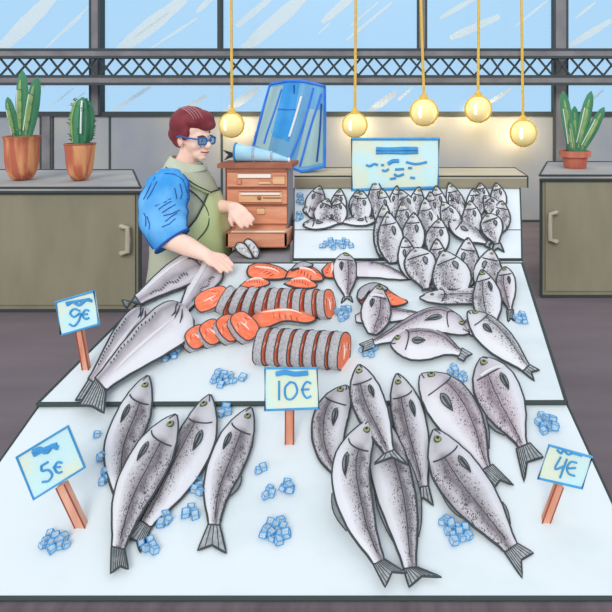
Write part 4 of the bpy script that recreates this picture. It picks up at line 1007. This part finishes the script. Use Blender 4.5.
# head
hO = pp(193, 137); k_ = .93; yaw = math.radians(-28); fwd = V((math.cos(yaw), math.sin(yaw), -.10)).normalized(); lf = V((-math.sin(yaw), math.cos(yaw), 0)).normalized(); upH = fwd.cross(lf).normalized()
if upH.z < 0: upH = -upH
def H(x, y, z): return hO+(fwd*x+lf*y+upH*z)*k_
AX = (fwd, lf, upH)
def hb(b, c, r, m, sc=1): b.ball(H(*c), tuple(q*k_ for q in r), m, axes=AX, seg=24, rings=16)
hb(body, (-.012, 0, .055), (.098, .080, .090), sk); hb(body, (.030, 0, -.020), (.068, .064, .080), sk); hb(body, (.055, 0, -.075), (.040, .042, .040), sk); hb(body, (.078, 0, -.098), (.022, .024, .018), sk)
hb(body, (.05, -.035, -.03), (.038, .028, .035), sk); hb(body, (.05, .035, -.03), (.038, .028, .035), sk)
hb(body, (.078, 0, .022), (.020, .045, .014), sk)
body.tube([H(.092, 0, .012), H(.108, 0, -.012), H(.124, 0, -.034)], [.010, .012, .014], sk, 10); hb(body, (.118, 0, -.036), (.016, .019, .012), sk)
hb(body, (.100, 0, -.062), (.012, .022, .007), sk); hb(body, (.097, 0, -.074), (.012, .020, .008), sk)
for sg in (-1, 1): hb(body, (-.005, sg*.078, -.018), (.020, .012, .032), sk)
# arms
nearA = [pp(167, 190, 2.60), pp(160, 215, 2.54), pp(164, 238, 2.50)]
limb(body, nearA, [.040, .042, .040], sk)
elb = pp(166, 238, 2.50); wr = pp(208, 256, 2.44)
limb(body, [elb, elb.lerp(wr, .4)+V((0,0,.004)), wr], [.044, .042, .027], sk)
farS = pp(192, 184, 2.90); farE = pp(198, 206, 2.93); farW = pp(233, 207, 2.73)
limb(body, [farS, farE, farE.lerp(farW, .5), farW], [.05, .045, .040, .025], sk)
def hand(b, w, d, palmn, spread, L=.16, curl=.6, thumb=1):
    d = d.normalized(); n_ = (palmn-d*palmn.dot(d)).normalized(); sd = d.cross(n_).normalized()
    for q in (-1, -.33, .33, 1): b.tube([w+sd*q*.012, w+d*L*.30+sd*q*.026, w+d*L*.5+sd*q*.030], [.018, .016, .013], sk, 10)
    kn = w+d*L*.48
    for i, (q, l) in enumerate(((-1, .40), (-.33, .48), (.33, .45), (1, .35))):
        a = kn+sd*q*.029; l *= L*1.15; p1 = a+d*l*.45+sd*q*.004-n_*l*.10*curl; p2 = p1+d*l*.32-n_*l*.28*curl; p3 = p2+d*l*.2-n_*l*.25*curl
        b.tube([a-d*.02, a, p1, p2, p3], [.0105, .0105, .0098, .0090, .0075], sk, 8); b.ball(p3, .0075, sk, seg=8, rings=6)
    t0 = w+d*L*.12+sd*thumb*.022; t1 = t0+d*L*.20+sd*thumb*.028-n_*.008; t2 = t1+d*L*.20+sd*thumb*.008-n_*.01
    b.tube([t0, t1, t2], [.014, .0115, .0085], sk, 8); b.ball(t2, .0085, sk, seg=8, rings=6)
hd = (pp(226, 265, 2.40)-wr); hand(body, wr, hd, V((.1, -.3, 1)), 0, L=.125, curl=.5, thumb=-1)
fd = V((.055, -.02, -.05)); hand(body, farW, fd, V((.3, -1, .4)), 0, L=.125, curl=.35, thumb=1)
person = body.build('person', remesh=.0055)
tag(person, 'person with maroon hair, blue glasses, blue sleeves and green apron, reaching over the stall', 'person')
# skin details as face parts
def face_part(name, fn):
    b = MB(); fn(b); return b.build(name, person)
def _eye(b):
    b.ball(H(.094, -.030, -.005), (.007, .013, .006), M['woodwhite'], axes=AX, seg=12); b.ball(H(.100, -.029, -.005), (.004, .006, .006), M['pupil'], axes=AX, seg=10)
face_part('eye', _eye)
def _eye2(b):
    b.ball(H(.094, .030, -.005), (.007, .013, .006), M['woodwhite'], axes=AX, seg=12); b.ball(H(.100, .029, -.005), (.004, .006, .006), M['pupil'], axes=AX, seg=10)
face_part('eye', _eye2)
face_part('eyebrow', lambda b: b.tube([H(.088, -.050, .012), H(.103, -.032, .020), H(.106, -.014, .014)], .004, M['hairdark'], 6))
face_part('mouth', lambda b: b.tube([H(.094, -.026, -.066), H(.108, -.012, -.067), H(.113, .002, -.068), H(.108, .014, -.067)], .0032, M['skinline'], 6))
face_part('cheek_line', lambda b: b.tube([H(.094, -.036, -.030), H(.098, -.031, -.040), H(.092, -.036, -.052)], .0013, M['skinline'], 5))
face_part('ear_line', lambda b: b.tube([H(.010, -.092, -.005), H(-.008, -.094, .006), H(-.018, -.092, -.012), H(-.006, -.090, -.042)], .0022, M['skinline'], 5))
# glasses
b = MB()
def lensring(yc, w):
    P = [H(.118-.012*abs(yy)/.05, yy, zz) for yy, zz in [(yc+w*math.cos(a)*(1/max(abs(math.cos(a)), abs(math.sin(a))))*.92, -.006+.018*math.sin(a)*(1/max(abs(math.cos(a)), abs(math.sin(a))))) for a in [2*PI*k/20 for k in range(20)]]]
    return P
for yc in (-.034, .034): b.tube(lensring(yc, .024), .0042, M['glasses'], 6, closed=True)
b.tube([H(.118, -.010, -.004), H(.123, 0, .002), H(.118, .010, -.004)], .004, M['glasses'], 6)
for sg in (-1, 1): b.tube([H(.106, sg*.058, .004), H(.06, sg*.088, .006), H(0, sg*.094, .010), H(-.02, sg*.092, .0)], .0042, M['glasses'], 6)
gs = b.build('glasses', person)
b = MB()
for yc in (-.034, .034):
    P = lensring(yc, .022); c = sum(P, V((0,0,0)))/len(P); b.add([c]+P, [[0, 1+k, 1+(k+1) % 20] for k in range(20)], M['lens'])
b.build('lens', gs)
# hair
b = MB()
hb(b, (-.035, 0, .062), (.108, .097, .102), M['hair']); hb(b, (.040, 0, .098), (.068, .084, .056), M['hair']); hb(b, (.075, .015, .075), (.038, .060, .034), M['hair']); hb(b, (-.085, 0, .010), (.058, .080, .062), M['hair']); hb(b, (-.075, 0, -.030), (.040, .062, .040), M['hair'])
hb(b, (-.02, 0, .12), (.07, .07, .045), M['hair'])
for sg in (-1, 1): hb(b, (.018, sg*.074, .022), (.026, .014, .036), M['hair'])
hr = b.build('hair', person, remesh=.006)
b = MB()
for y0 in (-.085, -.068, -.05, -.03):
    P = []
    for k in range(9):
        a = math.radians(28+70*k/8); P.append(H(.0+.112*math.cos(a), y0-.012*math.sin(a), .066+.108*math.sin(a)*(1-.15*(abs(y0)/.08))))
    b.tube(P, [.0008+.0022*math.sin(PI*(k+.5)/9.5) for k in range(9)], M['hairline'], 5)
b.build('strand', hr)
# blouse
b = MB(); K = 36; rows = [162, 166, 170, 175, 182, 192, 205, 220, 235, 250, 265, 280, 296]; vs = []
for ri, z in enumerate(rows):
    for k in range(K):
        a = 2*PI*k/K; vs.append(torso(z, a, .012+.003*math.sin(3*a+z*.1)))
n_ = len(rows); vs2 = [torso(z, 2*PI*k/K, .004) for z in rows for k in range(K)]
Z = n_*K; fs = [[i*K+k, i*K+(k+1) % K, (i+1)*K+(k+1) % K, (i+1)*K+k] for i in range(n_-1) for k in range(K)]
fs += [[Z+q for q in f[::-1]] for f in fs]+[[k, Z+k, Z+(k+1) % K, (k+1) % K] for k in range(K)]+[[(n_-1)*K+k, (n_-1)*K+(k+1) % K, Z+(n_-1)*K+(k+1) % K, Z+(n_-1)*K+k] for k in range(K)]
b.add(vs+vs2, fs, M['blouse']); b.build('blouse', person)
# collar
b = MB(); P0 = [torso(163, a, .006)+V((0,0,0)) for a in [2*PI*k/24 for k in range(24)]]
c0 = sum(P0, V((0,0,0)))/24
low = [torso(170, 2*PI*k/24, .006)+V((.012,0,0)) for k in range(24)]; hi = [c0+(p-c0)*1.0+V((.008+.015*math.cos(2*PI*k/24),0,.016-.026*math.cos(2*PI*k/24))) for k, p in enumerate(P0)]
md = [p.lerp(q, .5)+(p-c0).normalized()*.006 for p, q in zip(low, hi)]
b.add(low+md+hi+[p+(c0-p).normalized()*.008 for p in hi]+[p+(c0-p).normalized()*.01 for p in low], [[r*24+k, r*24+(k+1) % 24, (r+1)*24+(k+1) % 24, (r+1)*24+k] for r in range(4) for k in range(24)], M['collar'])
b.build('collar', person)
# apron: front shell, open at the back
b = MB(); K = 20; a0, a1 = math.radians(-62), math.radians(62); rows = [190, 200, 212, 226, 240, 255, 270, 290, 310]; vs = []
def ap(z, f, g=.022):
    spread = 1.0 if z > 215 else .45+.55*((z-190)/25)
    a = (a0+(a1-a0)*f)*spread*(1.25 if z > 225 else 1); 
    zz = min(z, 300); p = torso(zz, a, g+.004*math.sin(9*a)); p.z = pp(0, z).z; return p
for z in rows:
    for k in range(K+1): vs.append(ap(z, k/K))
for z in rows:
    for k in range(K+1): vs.append(ap(z, k/K, .016))
w_ = K+1; Z = len(rows)*w_; fs = []
for i in range(len(rows)-1):
    for k in range(K): a = i*w_+k; fs += [[a, a+1, a+w_+1, a+w_], [Z+a, Z+a+w_, Z+a+w_+1, Z+a+1]]
b.add(vs, fs, M['apron'])
b.tube([ap(z, 0, .024) for z in rows], .0042, INK, 6); b.tube([ap(z, 1, .024) for z in rows], .0042, INK, 6); b.tube([ap(190, k/K, .024) for k in range(K+1)], .0038, INK, 6)
b.build('apron', person)
b = MB(); st = [ap(190, .05, .024), torso(182, math.radians(-45), .020), torso(174, math.radians(-62), .020), torso(168, math.radians(-85), .020), torso(165, math.radians(-120), .020)]
Pst = catmull([tuple(p) for p in st], 16); b.tube(Pst, .010, M['apron'], 8)
b.tube([p+V((.010,-.006,.003)) for p in Pst], .003, INK, 5); b.tube([p+V((-.010,-.006,.0)) for p in Pst], .003, INK, 5); b.build('apron_strap', person)
b = MB(); arm = [(168,-100),(178,-70),(190,-48),(205,-38),(220,-42),(232,-60),(240,-80)]
b.tube(catmull([tuple(torso(z, math.radians(a), .020)) for z, a in arm], 24), .0036, INK, 6)
b.build('piping', person)
# sleeve of the near arm
b = MB(); K = 28; C = [pp(170, 171, 2.62), pp(167, 184, 2.585), pp(164, 202, 2.56), pp(164, 220, 2.53), pp(168, 234, 2.50), pp(172, 241, 2.49)]
R = [10, 20, 22, 21.5, 19, 15.5]; Cs = catmull([tuple(c) for c in C], 20); vs = []
Rf = []
for i in range(20):
    f = i/19*5; j = min(4, int(f)); f -= j; f = f*f*(3-2*f); Rf.append((R[j]+(R[j+1]-R[j])*f)/ps)
def slv(i, a, g=0):
    c = Cs[i]; t = (Cs[min(19, i+1)]-Cs[max(0, i-1)]).normalized(); u = V((1,0,0)); u = (u-t*u.dot(t)).normalized(); w = t.cross(u).normalized()
    r = Rf[i]*(1+.035*math.sin(i*1.1+2*a)+.03*math.sin(3*a+i*.5))+g
    return c+u*r*math.cos(a)+w*r*.62*math.sin(a)
for g_ in (0, -.006):
    for i in range(20):
        for k in range(K): vs.append(slv(i, 2*PI*k/K, g_))
Z = 20*K; fs = [[i*K+k, i*K+(k+1) % K, (i+1)*K+(k+1) % K, (i+1)*K+k] for i in range(19) for k in range(K)]; fs += [[Z+q for q in f[::-1]] for f in fs]+[[19*K+k, 19*K+(k+1) % K, Z+19*K+(k+1) % K, Z+19*K+k] for k in range(K)]+[list(range(K))]
b.add(vs, fs, M['sleeve']); sl = b.build('sleeve', person)
b = MB(); b.tube([slv(19, 2*PI*k/K, .002) for k in range(K)], .006, M['navy'], 6, closed=True); b.build('cuff', sl)
sgn = -1 if slv(8, PI/2).y > slv(8, -PI/2).y else 1
b = MB()
def crease(lst, r=.0022): b.tube([slv(i, sgn*a*PI/180, .002) for i, a in lst], r, M['navy'], 5)
for l in ([(3,110),(5,118),(7,126),(8,130)], [(4,100),(6,108),(8,118)], [(9,60),(10,75),(11,88)], [(10,50),(11,64),(12,80)], [(12,40),(13,60),(13,78)], [(13,45),(14,60),(15,78)], [(11,130),(12,124),(14,128)], [(12,120),(14,116),(15,122)], [(15,50),(16,70),(16,90)], [(4,40),(6,32),(8,35)], [(5,55),(7,48),(8,46)], [(2,90),(2,60),(3,30),(5,12),(8,6)], [(8,60),(10,95),(9,70)]): crease(l)
for a in (180, 0): crease([(i, a) for i in range(1, 19)], .0036)
b.build('crease', sl)
# far sleeve, trousers, shoes
b = MB(); b.tube([farS, farS.lerp(farE, .5)], [.062, .056], M['sleeve'], 14); b.ball(farS, .062, M['sleeve']); tag(b.build('sleeve', person), 'far blue sleeve')
for sg in (-1, 1):
    b = MB(); x = hipc.x; y = PY+sg*.09; b.tube([(x, y, hipc.z+.05), (x, y, hipc.z-.15), (x+.02, y, .45), (x, y, .08)], [.115, .112, .088, .07], M['trouser'], 16); b.build('trouser_leg', person)
    b = MB(); b.tube([(x-.05, y, .052), (x+.05, y-.008, .052), (x+.14, y-.018, .046), (x+.19, y-.02, .034)], [.045, .052, .046, .03], M['shoe'], 12); b.build('shoe', person)
# ================================================================ LIGHT, WORLD, CAMERA
w = bpy.data.worlds.new('sky'); scn.world = w; w.use_nodes = True
bg = w.node_tree.nodes['Background']; bg.inputs[0].default_value = (.84, .90, 1.0, 1); bg.inputs[1].default_value = .96
sd_ = bpy.data.lights.new('daylight', 'SUN'); sd_.energy = 1.45; sd_.angle = math.radians(30); sd_.color = (1, .97, .92)
so = bpy.data.objects.new('daylight', sd_); so.rotation_euler = (math.radians(60), math.radians(-12), 0); so.location = (0, 0, 5); col.objects.link(so)
cam = bpy.data.cameras.new('camera'); co = bpy.data.objects.new('camera', cam); col.objects.link(co); scn.camera = co
co.location = (0, 0, CH); co.rotation_euler = (PI/2, 0, 0)
cam.sensor_width = 36; cam.sensor_fit = 'HORIZONTAL'; cam.lens = F/612*36; cam.shift_x = (306-CX)/612; cam.shift_y = (CY-306)/612; cam.clip_start = .05
vs_ = scn.view_settings; vs_.view_transform = 'Standard'; vs_.look = 'None'; vs_.gamma = 1; vs_.use_curve_mapping = False; vs_.exposure = 0
